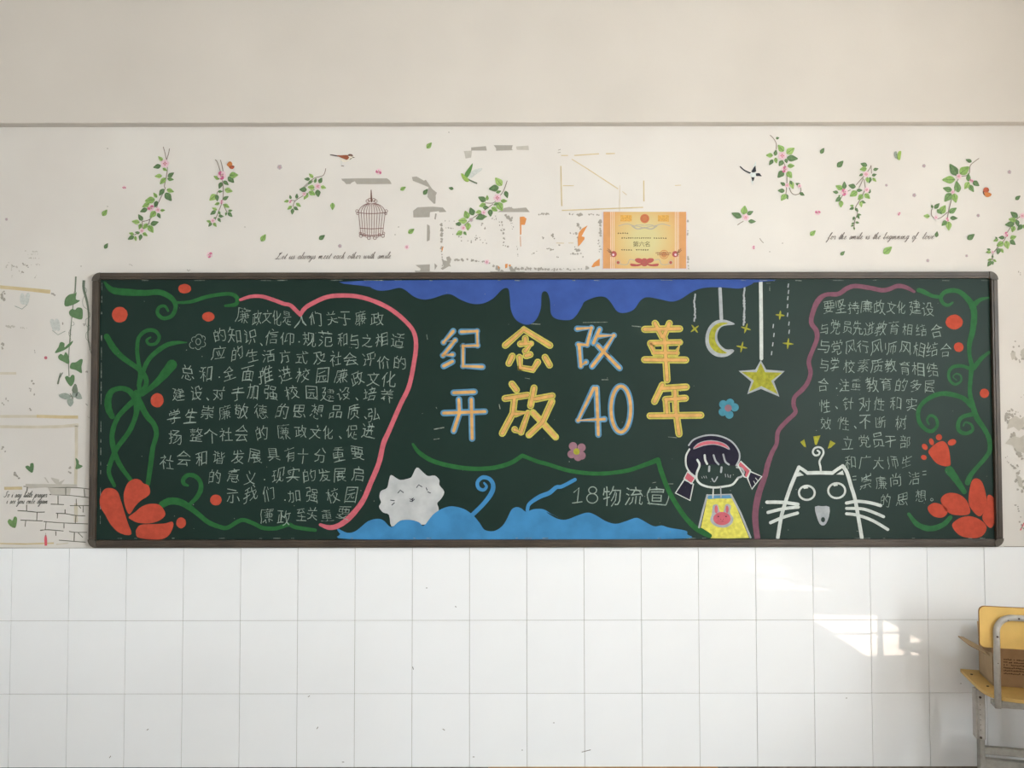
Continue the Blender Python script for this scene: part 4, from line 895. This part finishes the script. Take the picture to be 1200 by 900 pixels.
for p, z in (([(385,125),(430,122),(425,160),(395,165),(390,140)],v4),([(668,100),(735,95),(738,120),(672,118)],v4),([(300,170),(900,175),(905,205),(560,212),(330,225),(300,210)],x3),([(560,215),(830,222),(820,300),(600,298)],x3),([(600,95),(695,120),(690,150),(760,118),(730,160),(700,200),(640,160),(600,110)],x3),([(515,92),(535,95),(575,160),(560,160)],x3)):
    wallpart('peeled_patch', p, m_peel2, z)
for p in ([(1183,492),(1190,487),(1196,491),(1200,488),(1200,500),(1194,505),(1188,500),(1180,503)],[(1182,515),(1189,511),(1195,513),(1200,510),(1200,531),(1192,529),(1187,522),(1178,520)],[(1184,414),(1190,412),(1190,420),(1186,422)],[(1196,411),(1200,408),(1200,420),(1197,419)],[(1191,556),(1197,560),(1199,572),(1194,570)]):
    wallpart('peeled_patch', p, m_peel2)
f = Flat(WY+.0002); rp = random.Random(5)
def crumbs(x0, y0, x1, y1, n, r0, r1, sp, mt=m_peel):
    for i in range(n):
        t = rp.random(); cx, cy = x0+(x1-x0)*t+rp.gauss(0, sp), y0+(y1-y0)*t+rp.gauss(0, sp); r = rp.uniform(r0, r1); k = rp.randint(5, 8)
        f.poly([(cx+r*rp.uniform(.5,1.2)*math.cos(-6.283*i/k), cy+r*rp.uniform(.5,1.2)*math.sin(-6.283*i/k)) for i in range(k)], mt, 0)
for a in ((517,262,518,286,16,.8,2.0,.5),(517,288,519,312,10,1,2.2,.8),(520,316,528,302,6,1.5,2.6,1),(534,305,545,305,8,.8,1.8,.6),(549,304,561,306,9,.8,1.6,.6),(566,306,575,308,6,.8,1.6,.8),(525,255,530,275,8,.5,1.0,2),(533,258,540,284,9,.5,1.2,2),(556,277,572,285,10,.6,1.3,1.2),(549,282,553,284,3,.8,1.3,.6),(565,262,568,268,5,.6,1.2,1),(578,254,590,268,14,.5,1.4,2.2),(592,252,600,258,10,1,2.2,1.4),(589,268,592,290,14,.5,1.4,1),(579,312,590,318,8,1.2,2.4,1.2),(598,314,606,317,12,1.5,2.6,1),
          (622,251.5,643,250.5,16,.7,1.4,.4),(665,251,672,251,5,.6,1.2,.3),(676,251,684,252,7,1.2,2.2,.7),(690,251,703,252,9,.6,1.2,.4),(609,315,618,315,10,1,1.8,.8),(618,315,660,316,34,.6,1.6,.6),(662,315,690,315,12,.5,1.3,.6),(686,314,690,313,4,1.2,2,.5),(675,262,682,268,12,.7,1.6,.8),(668,273,676,274,7,.8,1.5,.6),(676,278,684,280,8,.6,1.3,.6),(673,290,680,296,12,.9,1.8,.9),(668,297,686,299,14,.6,1.3,.8),(703,258,704,276,18,.8,1.9,.5),(701,280,704,296,8,.5,1.2,.6),(647,276,650,280,5,.9,1.6,.6),(633,276,637,279,3,.7,1.2,.4),(640,291,648,293,9,.6,1.3,.6),(655,286,657,289,3,.6,1.1,.3),(653,301,654,302,2,.6,1,.3),(633,293,623,298,4,.6,1.2,.5),(606,288,607,300,5,.5,1,.3),(806,257,806,262,4,.6,1.4,.3),(806,270,806,276,5,.6,1.4,.3),(806,300,807,316,12,.6,1.6,.4),(600,262,604,270,5,.4,.9,1),
          (1190,400,1200,470,10,.6,1.6,3),(1186,412,1190,422,12,1.2,2.4,1),(1198,410,1200,420,6,1.5,2.6,.8),(1176,486,1200,500,30,1,2.6,3),(1182,510,1200,535,40,1.2,3.2,3),(1190,545,1200,580,16,.8,2.4,3),(1184,480,1200,488,10,.5,1.6,2),(1180,535,1188,552,8,.6,1.5,2),(1192,560,1198,572,10,1.4,3,2),(1188,586,1200,620,14,.6,1.6,3),(1192,318,1198,322,4,.6,1.2,.8),(488,256,514,246,0,0,0,0)):
    crumbs(*a)
for x, y, r in ((4,350,2.4),(2,345,2.2),(74,380,1.4),(98,380,1.3),(102,436,1.6),(38,448,1.6),(36,457,1.4),(2,402,2.2),(3,408,2),(4,343,1.6),(63,345,1.6),(40,462,1.2),(8,468,1.4),(3,473,1.5),(36,480,1.5),(41,412,.8),(4,527,2),(19,557,2),(22,560,1.8),(81,553,1.9),(83,550,1.6),(32,312,1.5),(27,319,1.4),(28,310,1.2),(16,312,1),(102,475,1),(103,488,1)):
    crumbs(x-r, y-r, x+r, y+r, 3, r*.5, r, .5)
tag(f.obj('peeled_crumbs', wall), kind='stuff')
f = Flat(WY+.0002)
for a in ((26,295,46,295,8,.5,1,.5),(30,298,46,298,6,.5,1,.5),(34,302.5,46,302.5,10,.5,.9,.3),(26,311,46,310,8,.5,1.1,.4),(12,305,5,316,7,.5,1,.4),(19,312,25,321,7,.5,1,.3),(14,310,14,326,7,.5,1,.3),(43,322,38,331,5,.5,.9,.3),(7,382,18,383,8,1,2,.6),(24,384,33,385,6,.6,1.2,.4)): crumbs(*a, m_peel2)
tag(f.obj('faded_marks', wall), kind='stuff')
def strip(pts, w, mt, z=PX): f = Flat(WY+.0001); f.line(z(pts), w, mt, 0, rough=.12, rnd=rp, cap=False); f.obj('tape_strip', wall)
strip([(0,336.3),(30,339),(59,342)], 4.4, m_tape); strip([(43,487.8),(70,488.6),(91.5,488.8)], 3.6, m_tape); strip([(0,488),(20,488),(43,488)], 3.2, m_tapep)
strip([(0,500),(40,500.5),(70,500),(92,498)], 3.6, m_tapep); strip([(89.5,499),(89.5,530),(89,552),(88.5,568)], 3.4, m_tapep); strip([(5,572.3),(26,572)], 4, m_tape); strip([(89,590),(89,612)], 4, m_tapep)
strip([(0,637),(30,637.5),(63,636.5)], 1.8, m_tape); strip([(66,638),(80,636.5)], 1.2, m_tapep); strip([(0,437.5),(19,437.5)], 2.8, m_tapep)
zt = Z(640,160,5)
for l, w in (([(88,111),(128,111)],1.2),([(165,111),(310,101)],1.2),([(350,101),(403,99)],1.3),([(86,172),(92,408)],1.4),([(92,433),(330,424),(568,415)],1.5),([(150,132),(240,188),(335,250),(422,307)],1.1),([(98,288),(162,288)],.9),([(572,258),(573,380)],1.4),([(447,322),(472,342)],.8),([(432,285),(430,438)],.5),([(755,287),(790,285)],.9),([(60,624),(105,625)],.7),([(130,624),(160,624)],.6)): strip(l, w, m_tape, zt)
f = Flat(WY); f.poly(y2([(192,242),(240,238),(270,262),(250,335),(210,335),(208,450),(195,450)]), m_scrap, 0); f.obj('paper_scrap', wall)
f = Flat(WY); f.poly(y2([(1030,830),(1060,780),(1128,730),(1128,815),(1080,820),(1060,832)]), m_scrap, 0); f.obj('paper_scrap', wall)
f = Flat(WY); f.poly(y2([(985,342),(920,380),(880,430),(870,500),(875,590),(905,560),(950,500),(950,478),(915,470)]), m_scrap, 0); f.obj('paper_scrap', wall)
f = Flat(WY)
for p, z in (([(365,585),(398,590),(390,620),(382,650),(372,620)],y1),([(1120,795),(1150,790),(1145,835),(1120,845)],y1),([(1160,802),(1185,800),(1188,818),(1165,822)],y1),([(1035,812),(1055,830),(1050,850),(1032,840)],y1)): f.poly(z(p), m_scrap, 0)
f.line(y2([(198,470),(202,590)]), .6, m_scrap, 0); f.obj('paper_scrap', wall)
f = Flat(WY); m_crayon = mat('crayon_pink', (214, 96, 108), .8); f.line([(53.5,627,1.5),(53.5,632,3.2),(53.8,639.5,2.8)], 3, m_crayon, 3, cap=False); f.line([(53.6,624.5),(53.5,629)], .5, m_mark, 0); f.line([(1196,621),(1200,613)], 1.4, m_crayon, 0); f.disc(53.6, 419.3, 2.0, mat('dot_pink', (190,110,122), .8), n=8); f.obj('crayon_mark', wall)
f = Flat(WY); f.line([(0,642),(40,642.3),(110,642.3)], .7, m_mark, 0, rough=.4, rnd=rp); f.line([(1176,640.5),(1200,640.5)], .8, m_mark, 0, rough=.4, rnd=rp)  # thin dark lines along the top edge of the tiles
f.line([(151,309.8),(153.5,310),(155.3,311.8)], .5, m_mark, 0); f.line([(890.5,279.5),(892,282),(894.5,284.5)], .9, m_mark, 0); f.line([(219,315.8),(221,317.5),(223,316)], .8, m_mark, 0); f.line([(654,176),(657,175)], .7, m_mark, 0); f.line([(653.5,179),(657,178.5)], .7, m_mark, 0)
for x, y in ((526,155),(467,266),(463,275),(287,266),(126,174),(95,312),(126,242),(917,285),(902,295),(1199.5,134)): f.disc(x, y, .7, m_mark, n=6)
f.obj('dark_mark', wall)

# ------------------------------------------------------------------ certificate
K = 0.84
def grad_mat():
    mt = bpy.data.materials.new('certificate_paper'); mt.use_nodes = True; nt = mt.node_tree; b = nt.nodes['Principled BSDF']
    tc = nt.nodes.new('ShaderNodeTexCoord'); mp = nt.nodes.new('ShaderNodeMapping'); mp.inputs['Scale'].default_value = (5.6, 0, 5.0)
    g_ = nt.nodes.new('ShaderNodeTexGradient'); g_.gradient_type = 'SPHERICAL'; r = nt.nodes.new('ShaderNodeValToRGB')
    r.color_ramp.elements[0].color = (*lin((226, 168, 108)), 1); r.color_ramp.elements[1].color = (*lin((220, 210, 152)), 1)
    r.color_ramp.elements[0].position = .0; r.color_ramp.elements[1].position = .75
    e = r.color_ramp.elements.new(.28); e.color = (*lin((226, 188, 122)), 1)
    nt.links.new(tc.outputs['Object'], mp.inputs[0]); nt.links.new(mp.outputs[0], g_.inputs[0]); nt.links.new(g_.outputs[1], r.inputs[0]); nt.links.new(r.outputs[0], b.inputs['Base Color'])
    b.inputs['Roughness'].default_value = .35; return mt
zc = Z(700,240,10.909)
ccx = P(*zc([(605,450)])[0], 0)
cert = empty('award_certificate', ccx, 'orange and yellow award certificate with a red ribbon print, above the board', 'certificate')
f = Flat(-.0012); f.poly(zc([(62,88),(1148,90),(1148,825),(62,828)]), mat('paper_white', (226, 216, 222), .5, .3), 0); f.obj('backing_sheet', cert)
f = Flat(-.0018); f.poly(zc([(78,90),(1136,90),(1134,815),(72,815)]), grad_mat(), 0); f.obj('printed_sheet', cert)
cy = -.0021
m_cst = mat('cert_stripe', (238, 214, 190), .5); m_cor = mat('cert_orange', (222, 160, 98), .5, var=.03); m_gold = mat('cert_gold', (226, 172, 78), .4, var=.2, scale=300); m_seal = mat('cert_seal', (206, 124, 70), .5, var=.06)
m_cred = mat('cert_red', (184, 84, 78), .5, var=.1, scale=300); m_cgr = mat('cert_grey', (186, 178, 160), .5); m_ctx = mat('cert_ink', (96, 82, 52), .6); m_cbr = mat('cert_brown', (150, 104, 74), .6); m_stp = mat('cert_stamp', (216, 146, 82), .5)
for a, b, xs_ in ((78, 165, (170, 190, 214)), (1045, 1135, (996, 1018, 1038))):
    f = Flat(cy); f.poly(zc([(a, 91),(b, 91),(b, 814),(a, 814)]), m_cor, 0); f.obj('printed_border', cert)
    for x in xs_: f = Flat(cy); f.line(zc([(x, 91),(x, 814)]), .75, m_cst, 0, cap=False); f.obj('printed_stripe', cert)
for q_ in ([(296,132),(440,132),(440,213),(296,213)], [(775,135),(915,130),(915,215),(775,212)]): f = Flat(cy-.0002); f.poly(zc(q_), m_gold, 0); f.obj('printed_emblem', cert)
f = Flat(cy-.0002); f.disc(*zc([(606,176)])[0], 5.4, m_seal); f.ring(*zc([(606,176)])[0], 3.6, .5, m_cred, up=.0001); f.obj('printed_seal', cert)
f = Flat(cy-.0002)
for s in (-1, 1):
    X = lambda x: 602+s*(x-602)
    f.line(zc([(X(602),300),(X(680),275),(X(740),268),(X(830),245),(X(930),270)]), 1.0, m_cgr, 5); f.line(zc([(X(602),290),(X(690),310),(X(760),270)]), 1.6, m_cgr, 5); f.line(zc([(X(610),262),(X(700),258),(X(730),285)]), .9, m_cgr, 5)
    f.line(zc([(X(730),710),(X(790),700),(X(820),760),(X(900),760),(X(950),720)]), .9, m_cgr, 5); f.ring(*zc([(X(940),735)])[0], 2.6, .5, m_cgr); f.disc(*zc([(X(938),738)])[0], 1.7, m_cred)
    f.poly(zc([(X(620),740),(X(640),690),(X(700),682),(X(725),705),(X(700),735),(X(650),750)]), m_cred, 2); f.poly(zc([(X(620),750),(X(700),760),(X(780),750),(X(770),785),(X(680),785),(X(640),770)]), m_cred, 2)
    f.disc(*zc([(X(995),630)])[0], 3.6, m_cred); f.disc(*zc([(X(1000),638)])[0], 1.4, m_bl, up=.0002)
    for dx, dy in ((1030,600),(1045,570),(1070,560),(1060,600),(1045,640),(1035,660),(1078,580)): f.line(zc([(X(1005),640),(X(dx),dy)]), .8, m_cbr, 0)
f.disc(*zc([(602,735)])[0], 4.8, m_cred); f.ring(*zc([(602,735)])[0], 2.6, .4, m_cbr, up=.0002); f.obj('printed_ribbon', cert)['kind'] = 'stuff'
f = Flat(cy-.0003)
for ch, x in (('第',492),('六',568),('名',642)): q = zc([(x, 502)])[0]; write(f, ch, q[0], q[1], 7.2, 6.8, m_ctx)
rc = random.Random(9)
def tiny(x0, x1, y, w, n, mt):
    for i in range(n):
        x = x0+(x1-x0)*(i+.5)/n
        f.line(zc([(x-w*.35, y+rc.uniform(-3, 3)),(x+w*.3, y+rc.uniform(-5, 5))]), rc.uniform(.7, 1.2), mt, 0, cap=False); f.line(zc([(x+rc.uniform(-4, 4), y-9),(x+rc.uniform(-4, 4), y+9)]), .5, mt, 0, cap=False)
tiny(255, 400, 364, 26, 5, m_ctx); tiny(305, 690, 425, 26, 14, m_ctx); tiny(715, 890, 427, 26, 6, m_ctx); tiny(300, 450, 577, 28, 5, m_ctx); tiny(490, 660, 577, 28, 6, m_ctx)
tiny(745, 945, 615, 22, 11, m_cbr); tiny(765, 925, 638, 22, 8, m_cbr)
f.obj('printed_text', cert)
f = Flat(cy-.00015); f.ring(*zc([(853,635)])[0], 4.9, 1.0, m_stp); f.disc(*zc([(853,635)])[0], 3.6, m_stp); f.obj('stamp_print', cert)

K = 1.0
# ------------------------------------------------------------------ school chair with a cardboard box
m_tube = mat('tube_grey', (168, 164, 158), .42, .5, rgb2=(184, 181, 175), scale=40)
m_rail = mat('rail_grey', (140, 138, 132), .5, .5, rgb2=(156, 154, 148), scale=40)
m_panel = mat('chair_yellow', (216, 178, 100), .45, .45, var=.04, scale=20)
m_edge = mat('chair_edge', (150, 104, 62), .7, .3)
m_seat = mat('seat_yellow', (208, 172, 102), .45, .45, var=.05, scale=20)
m_black = mat('rubber_black', (40, 36, 32), .6, .3)
m_bolt = mat('bolt_dark', (74, 60, 50), .4, .5, metal=.5)
CA = -.24
OX, OY = 1.863, -.39
chair = empty('school_chair', (OX, OY, 0), 'yellow-backed school chair with grey tube frame standing against the wall at the right edge', 'chair', rz=CA)
W = .29      # tube spacing
def rrect(bm, u0, u1, z0, z1, r, v0, v1, axis='v', n=5, bend=0.0):
    cs = [(u1-r, z1-r, 0), (u0+r, z1-r, 90), (u0+r, z0+r, 180), (u1-r, z0+r, 270)]; pts = []
    for cx, cz, a in cs:
        for i in range(n+1):
            t = math.radians(a+90*i/n); pts.append((cx+r*math.cos(t), cz+r*math.sin(t)))
    F = []; B = []
    for u, z in pts:
        if axis == 'v': F.append(bm.verts.new((u, v0, z))); B.append(bm.verts.new((u, v1, z)))
        else: F.append(bm.verts.new((u, z, v0))); B.append(bm.verts.new((u, z, v1)))
    bm.faces.new(F); bm.faces.new(B[::-1]); k = len(pts)
    for i in range(k): bm.faces.new((F[i], B[i], B[(i+1) % k], F[(i+1) % k]))
    bmesh.ops.recalc_face_normals(bm, faces=bm.faces)
bm = bmesh.new(); rrect(bm, -.055, W+.055, .652, .808, .020, .010, .024); bp = bm_obj('backrest', bm, m_panel, chair)
bm = bmesh.new(); rrect(bm, -.056, W+.056, .651, .8095, .021, .013, .021); bm_obj('backrest_edge', bm, m_edge, bp)
R = .055; zt_ = .773; path = [(0, .0, .43)]; path.append((0, 0, zt_-R-.02))
for i in range(9):
    t = math.pi/2*i/8; path.append((R-R*math.cos(t), 0, zt_-R+R*math.sin(t)))
for i in range(9):
    t = math.pi/2*(1-i/8); path.append((W-R+R*math.cos(t), 0, zt_-R+R*math.sin(t)))
path += [(W, 0, zt_-R-.02), (W, 0, .43)]
bm = bmesh.new(); tube(bm, path, .0118, 16); tb = bm_obj('back_frame', bm, m_tube, chair, smooth=False)
for u, z in ((0, .700), (.075, .773), (W-.075, .773), (W, .700), (0, .60), (.038, .765)):
    bm = bmesh.new(); big = z not in (.60, .765); r = .0042 if big else .002
    bmesh.ops.create_cone(bm, cap_ends=True, segments=10, radius1=r, radius2=r*.7, depth=.004)
    bmesh.ops.rotate(bm, verts=bm.verts, matrix=Matrix.Rotation(math.pi/2, 3, 'X')); bmesh.ops.translate(bm, verts=bm.verts, vec=(u, -.0125, z)); bm_obj('rivet', bm, m_bolt, tb)
# seat: rounded at the back corners, wider towards the front
pts = [(-.028, .372), (-.028, .30), (-.026, .18), (-.020, .10), (.0, .055), (.03, .030), (.08, .018), (W/2, .014)]
pts = smooth_path(pts, 4); full = pts + [(W-p[0], p[1]) for p in pts[::-1][1:]]
bm = bmesh.new(); top = [bm.verts.new((u, v, .4585)) for u, v in full]; bot = [bm.verts.new((u, v, .4455)) for u, v in full]; k = len(full)
bm.faces.new(top); bm.faces.new(bot[::-1])
for i in range(k): bm.faces.new((top[i], bot[i], bot[(i+1) % k], top[(i+1) % k]))
bmesh.ops.recalc_face_normals(bm, faces=bm.faces); seat = bm_obj('seat', bm, m_seat, chair)
for u, v in ((-.005, .30), (.012, .155), (W-.012, .155), (W+.005, .30)):
    bm = bmesh.new(); bmesh.ops.create_cone(bm, cap_ends=True, segments=10, radius1=.0055, radius2=.004, depth=.003); bmesh.ops.translate(bm, verts=bm.verts, vec=(u, v, .460)); bm_obj('bolt', bm, m_bolt, seat)
bm = bmesh.new()
for u in (.0, W): box(bm, u-.012, u+.012, -.006, .05, .425, .4455, .003); box(bm, abs(u-.03)-.012, abs(u-.03)+.012, .03, .33, .425, .4455, .003)
box(bm, 0, W, .02, .04, .42, .4455, .003); box(bm, 0, W, .29, .31, .42, .4455, .003); bm_obj('seat_frame', bm, m_rail, chair)
for s, u in ((-1, -.012), (1, W+.012)):
    bm = bmesh.new(); box(bm, u-.013, u+.013, .150, .205, .245, .44, .004); box(bm, u-.017*(1 if s < 0 else -.2)-.004, u+.017*(1 if s > 0 else -.2)+.004, .16, .20, .245, .44, .002)
    lg = bm_obj('leg', bm, m_tube, chair)
    bm = bmesh.new(); box(bm, u-.009, u+.012, .158, .197, .03, .27, .004); bm_obj('inner_leg', bm, m_rail, lg)
    bm = bmesh.new()
    for z in (.415, .255):
        tube(bm, [(u-.006, .146, z), (u-.006, .152, z)], .0045, 8)
    for i in range(6): tube(bm, [(u-.006, .1485, .385-i*.02), (u-.006, .152, .385-i*.02)], .0018, 6)
    bm_obj('adjustment_hole', bm, m_bolt, lg)
    bm = bmesh.new(); tube(bm, [(u, -.03, .014), (u, .05, .016), (u, .2, .016), (u, .35, .016), (u, .375, .014)], .0125, 12); rn = bm_obj('foot_runner', bm, m_rail, chair)
    for v in (-.03, .37):
        bm = bmesh.new(); tube(bm, [(u, v-.015, .0145), (u, v+.015, .0145)], .0145, 12); bm_obj('rubber_foot', bm, m_black, rn)
bm = bmesh.new(); box(bm, -.004, W+.004, .165, .188, .183, .213, .003); bm_obj('stretcher', bm, m_rail, chair)
bm = bmesh.new(); box(bm, -.004, W+.004, .160, .190, .118, .166, .003); bm_obj('stretcher', bm, m_rail, chair)
# black wire hook at the left leg
hk = []
for i in range(9):
    t = math.pi*i/8; hk.append((-.060-.011*math.cos(t)*1.0, .17, .100+.014*math.sin(t)))
bm = bmesh.new(); tube(bm, [(-.071, .17, .04)]+hk[:6]+[(-.043, .17, .095), (-.035, .17, .086)], .0042, 10); bm_obj('side_hook', bm, m_black, chair)

# the box stands on the seat: a thing of its own
m_card = mat('cardboard', (160, 130, 98), .85, .2, var=.06, scale=25); m_card2 = mat('cardboard_light', (178, 156, 126), .85, .2, var=.05, scale=25); m_print = mat('cardboard_print', (88, 66, 48), .85, .1)
bo = chair.matrix_basis @ Vector((0, 0, 0))
def loc_w(u, v, z): return Matrix.Rotation(CA, 4, 'Z') @ Vector((u, v, z)) + Vector((OX, OY, 0))
o0 = loc_w(.034, .165, .4598)
cbox = empty('cardboard_box', o0, 'open brown cardboard box with raised flaps standing on the seat of the school chair', 'box', rz=CA)
BWd, BDp, BH = .235, .17, .150; th = .004
def panel(name, corners, mt, parent=cbox, t=th):
    a, b, c, d = (Vector(p) for p in corners); n = (b-a).cross(d-a).normalized()*t
    bm = bmesh.new(); v = [bm.verts.new(p) for p in (a, b, c, d)]+[bm.verts.new(p-n) for p in (a, b, c, d)]
    bm.faces.new(v[:4]); bm.faces.new(v[4:][::-1])
    for i in range(4): bm.faces.new((v[i], v[i+4], v[(i+1) % 4+4], v[(i+1) % 4]))
    bmesh.ops.recalc_face_normals(bm, faces=bm.faces); return bm_obj(name, bm, mt, parent)
fr = panel('side', [(0, 0, 0), (BWd, 0, 0), (BWd, 0, BH), (0, 0, BH)], m_card)
panel('side', [(0, BDp, 0), (0, 0, 0), (0, 0, BH-.02), (0, BDp, BH-.045)], m_card2)
panel('side', [(BWd, BDp, 0), (0, BDp, 0), (0, BDp, BH), (BWd, BDp, BH)], m_card)
panel('side', [(BWd, 0, 0), (BWd, BDp, 0), (BWd, BDp, BH), (BWd, 0, BH)], m_card)
panel('bottom', [(0, 0, .004), (0, BDp, .004), (BWd, BDp, .004), (BWd, 0, .004)], m_card)
bm = bmesh.new(); fv = [(0, .03, .108), (-.075, .03, .146), (-.108, .06, .172), (-.072, .12, .154), (0, .13, .114)]
a_ = [bm.verts.new(p) for p in fv]; b_ = [bm.verts.new((p[0], p[1], p[2]+.004)) for p in fv]; bm.faces.new(a_); bm.faces.new(b_[::-1])
for i in range(5): bm.faces.new((a_[i], b_[i], b_[(i+1) % 5], a_[(i+1) % 5]))
bmesh.ops.recalc_face_normals(bm, faces=bm.faces); bm_obj('flap', bm, m_card2, cbox)
panel('flap', [(0, BDp, BH), (BWd, BDp, BH), (BWd-.01, BDp+.012, BH+.06), (.0, BDp+.012, BH+.062)], m_card2, t=.003)
panel('flap', [(0, 0, BH), (BWd, 0, BH), (BWd-.01, .055, BH+.01), (.012, .055, BH+.01)], m_card, t=.003)
# printed lines on the front of the box
me_v, me_f = [], []
rq = random.Random(4)
for r in range(6):
    u = .040
    while u < .20:
        w_ = rq.uniform(.003, .0055)
        if not (rq.random() < .10 or (r == 2 and .05 < u < .065)):
            z = .107-r*.0112-.002*rq.random(); b_ = len(me_v)
            h_ = rq.uniform(.0035, .0058)
            me_v += [(u, -.0006, z), (u+w_, -.0006, z), (u+w_, -.0006, z+h_), (u, -.0006, z+h_)]; me_f.append((b_, b_+1, b_+2, b_+3))
        u += w_+.0010
me = bpy.data.meshes.new('printed_text'); me.from_pydata(me_v, [], me_f); me.materials.append(m_print); o = bpy.data.objects.new('printed_text', me); COL.objects.link(o); o.parent = fr

# ------------------------------------------------------------------ school desk, only its far top edge reaches the frame
m_wood = mat('desk_wood', (186, 144, 92), .5, .4, rgb2=(170, 128, 80), scale=12)
dq = P(572, 898, -1.64); dr_ = P(841, 898, -1.64); dz = dq.z
desk = empty('school_desk', ((dq.x+dr_.x)/2, -1.84, 0), 'wooden-topped school desk whose far edge shows at the bottom centre of the photo', 'desk')
hw = (dr_.x-dq.x)/2
bm = bmesh.new(); box(bm, -hw, hw, -.2, .2, dz-.02, dz, .003, 2); bm_obj('desk_top', bm, m_wood, desk)
bm = bmesh.new(); box(bm, -hw+.03, hw-.03, -.17, .17, dz-.14, dz-.125, .002); box(bm, -hw+.03, hw-.03, .16, .17, dz-.14, dz-.02); box(bm, -hw+.03, -hw+.04, -.17, .17, dz-.14, dz-.02); box(bm, hw-.04, hw-.03, -.17, .17, dz-.14, dz-.02); bm_obj('book_shelf', bm, m_rail, desk)
for sx in (-1, 1):
    for sy in (-1, 1):
        bm = bmesh.new(); box(bm, sx*(hw-.05)-.012, sx*(hw-.05)+.012, sy*.15-.012, sy*.15+.012, 0, dz-.02, .003); bm_obj('leg', bm, m_rail, desk)
bm = bmesh.new()
for sx in (-1, 1): box(bm, sx*(hw-.05)-.01, sx*(hw-.05)+.01, -.15, .15, .08, .10, .002)
bm_obj('stretcher', bm, m_rail, desk)

# two unseen desks added right of the chair, beyond the frame (they shade the lower wall and show dimly in the glazed tiles)
r2 = desk.copy(); COL.objects.link(r2); r2.location = (2.80, -.78, 0)
r2['label'] = 'added desk shading the lower wall, by the window wall, beyond the right edge'
r3_ = desk.copy(); COL.objects.link(r3_); r3_.location = (2.22, -.78, 0); 
r3_['label'] = 'added desk shading the lower wall just beyond the right edge, nearest to the yellow chair'
for rr_ in (r2, r3_):
    for ch in list(desk.children):
        c_ = ch.copy(); COL.objects.link(c_); c_.parent = rr_
# unseen foliage added outside the second window to break the sun on the floor
m_fol = mat('tree_leaf', (70, 100, 52), .6, .3)
rt = random.Random(21); tv = []; tf = []
for i in range(430):
    cl = (5.6+rt.random()*1.2, rt.uniform(-5.3, -3.3), rt.uniform(4.6, 8.0)); n = Vector((rt.gauss(0, 1), rt.gauss(0, 1), rt.gauss(0, 1))).normalized(); u = n.orthogonal().normalized(); w_ = n.cross(u); s_ = rt.uniform(.08, .12); p_ = Vector(cl); b_ = len(tv)
    tv += [p_-u*s_*1.6, p_+w_*s_*.6, p_+u*s_*1.6, p_-w_*s_*.6]; tf.append((b_, b_+1, b_+2, b_+3))
added_tree = empty('added_tree', (6.2, -4.3, 0), 'added foliage on a trunk outside the windows, breaking up the sun', 'added_tree')
mesh_obj('foliage', tv, tf, m_fol, added_tree)['kind'] = 'stuff'
bm = bmesh.new(); tube(bm, [(0, 0, -.2), (.05, .02, 2.5), (-.05, 0, 5), (0, .1, 7.4)], [.16, .13, .09, .03], 12); bm_obj('trunk', bm, mat('bark', (96, 80, 64), .9), added_tree)
bm = bmesh.new(); box(bm, RX+.26, 14, -12, 4, -.25, -.02); tag(bm_obj('ground', bm, mat('ground_outside', (120, 118, 110), .9)), kind='structure')
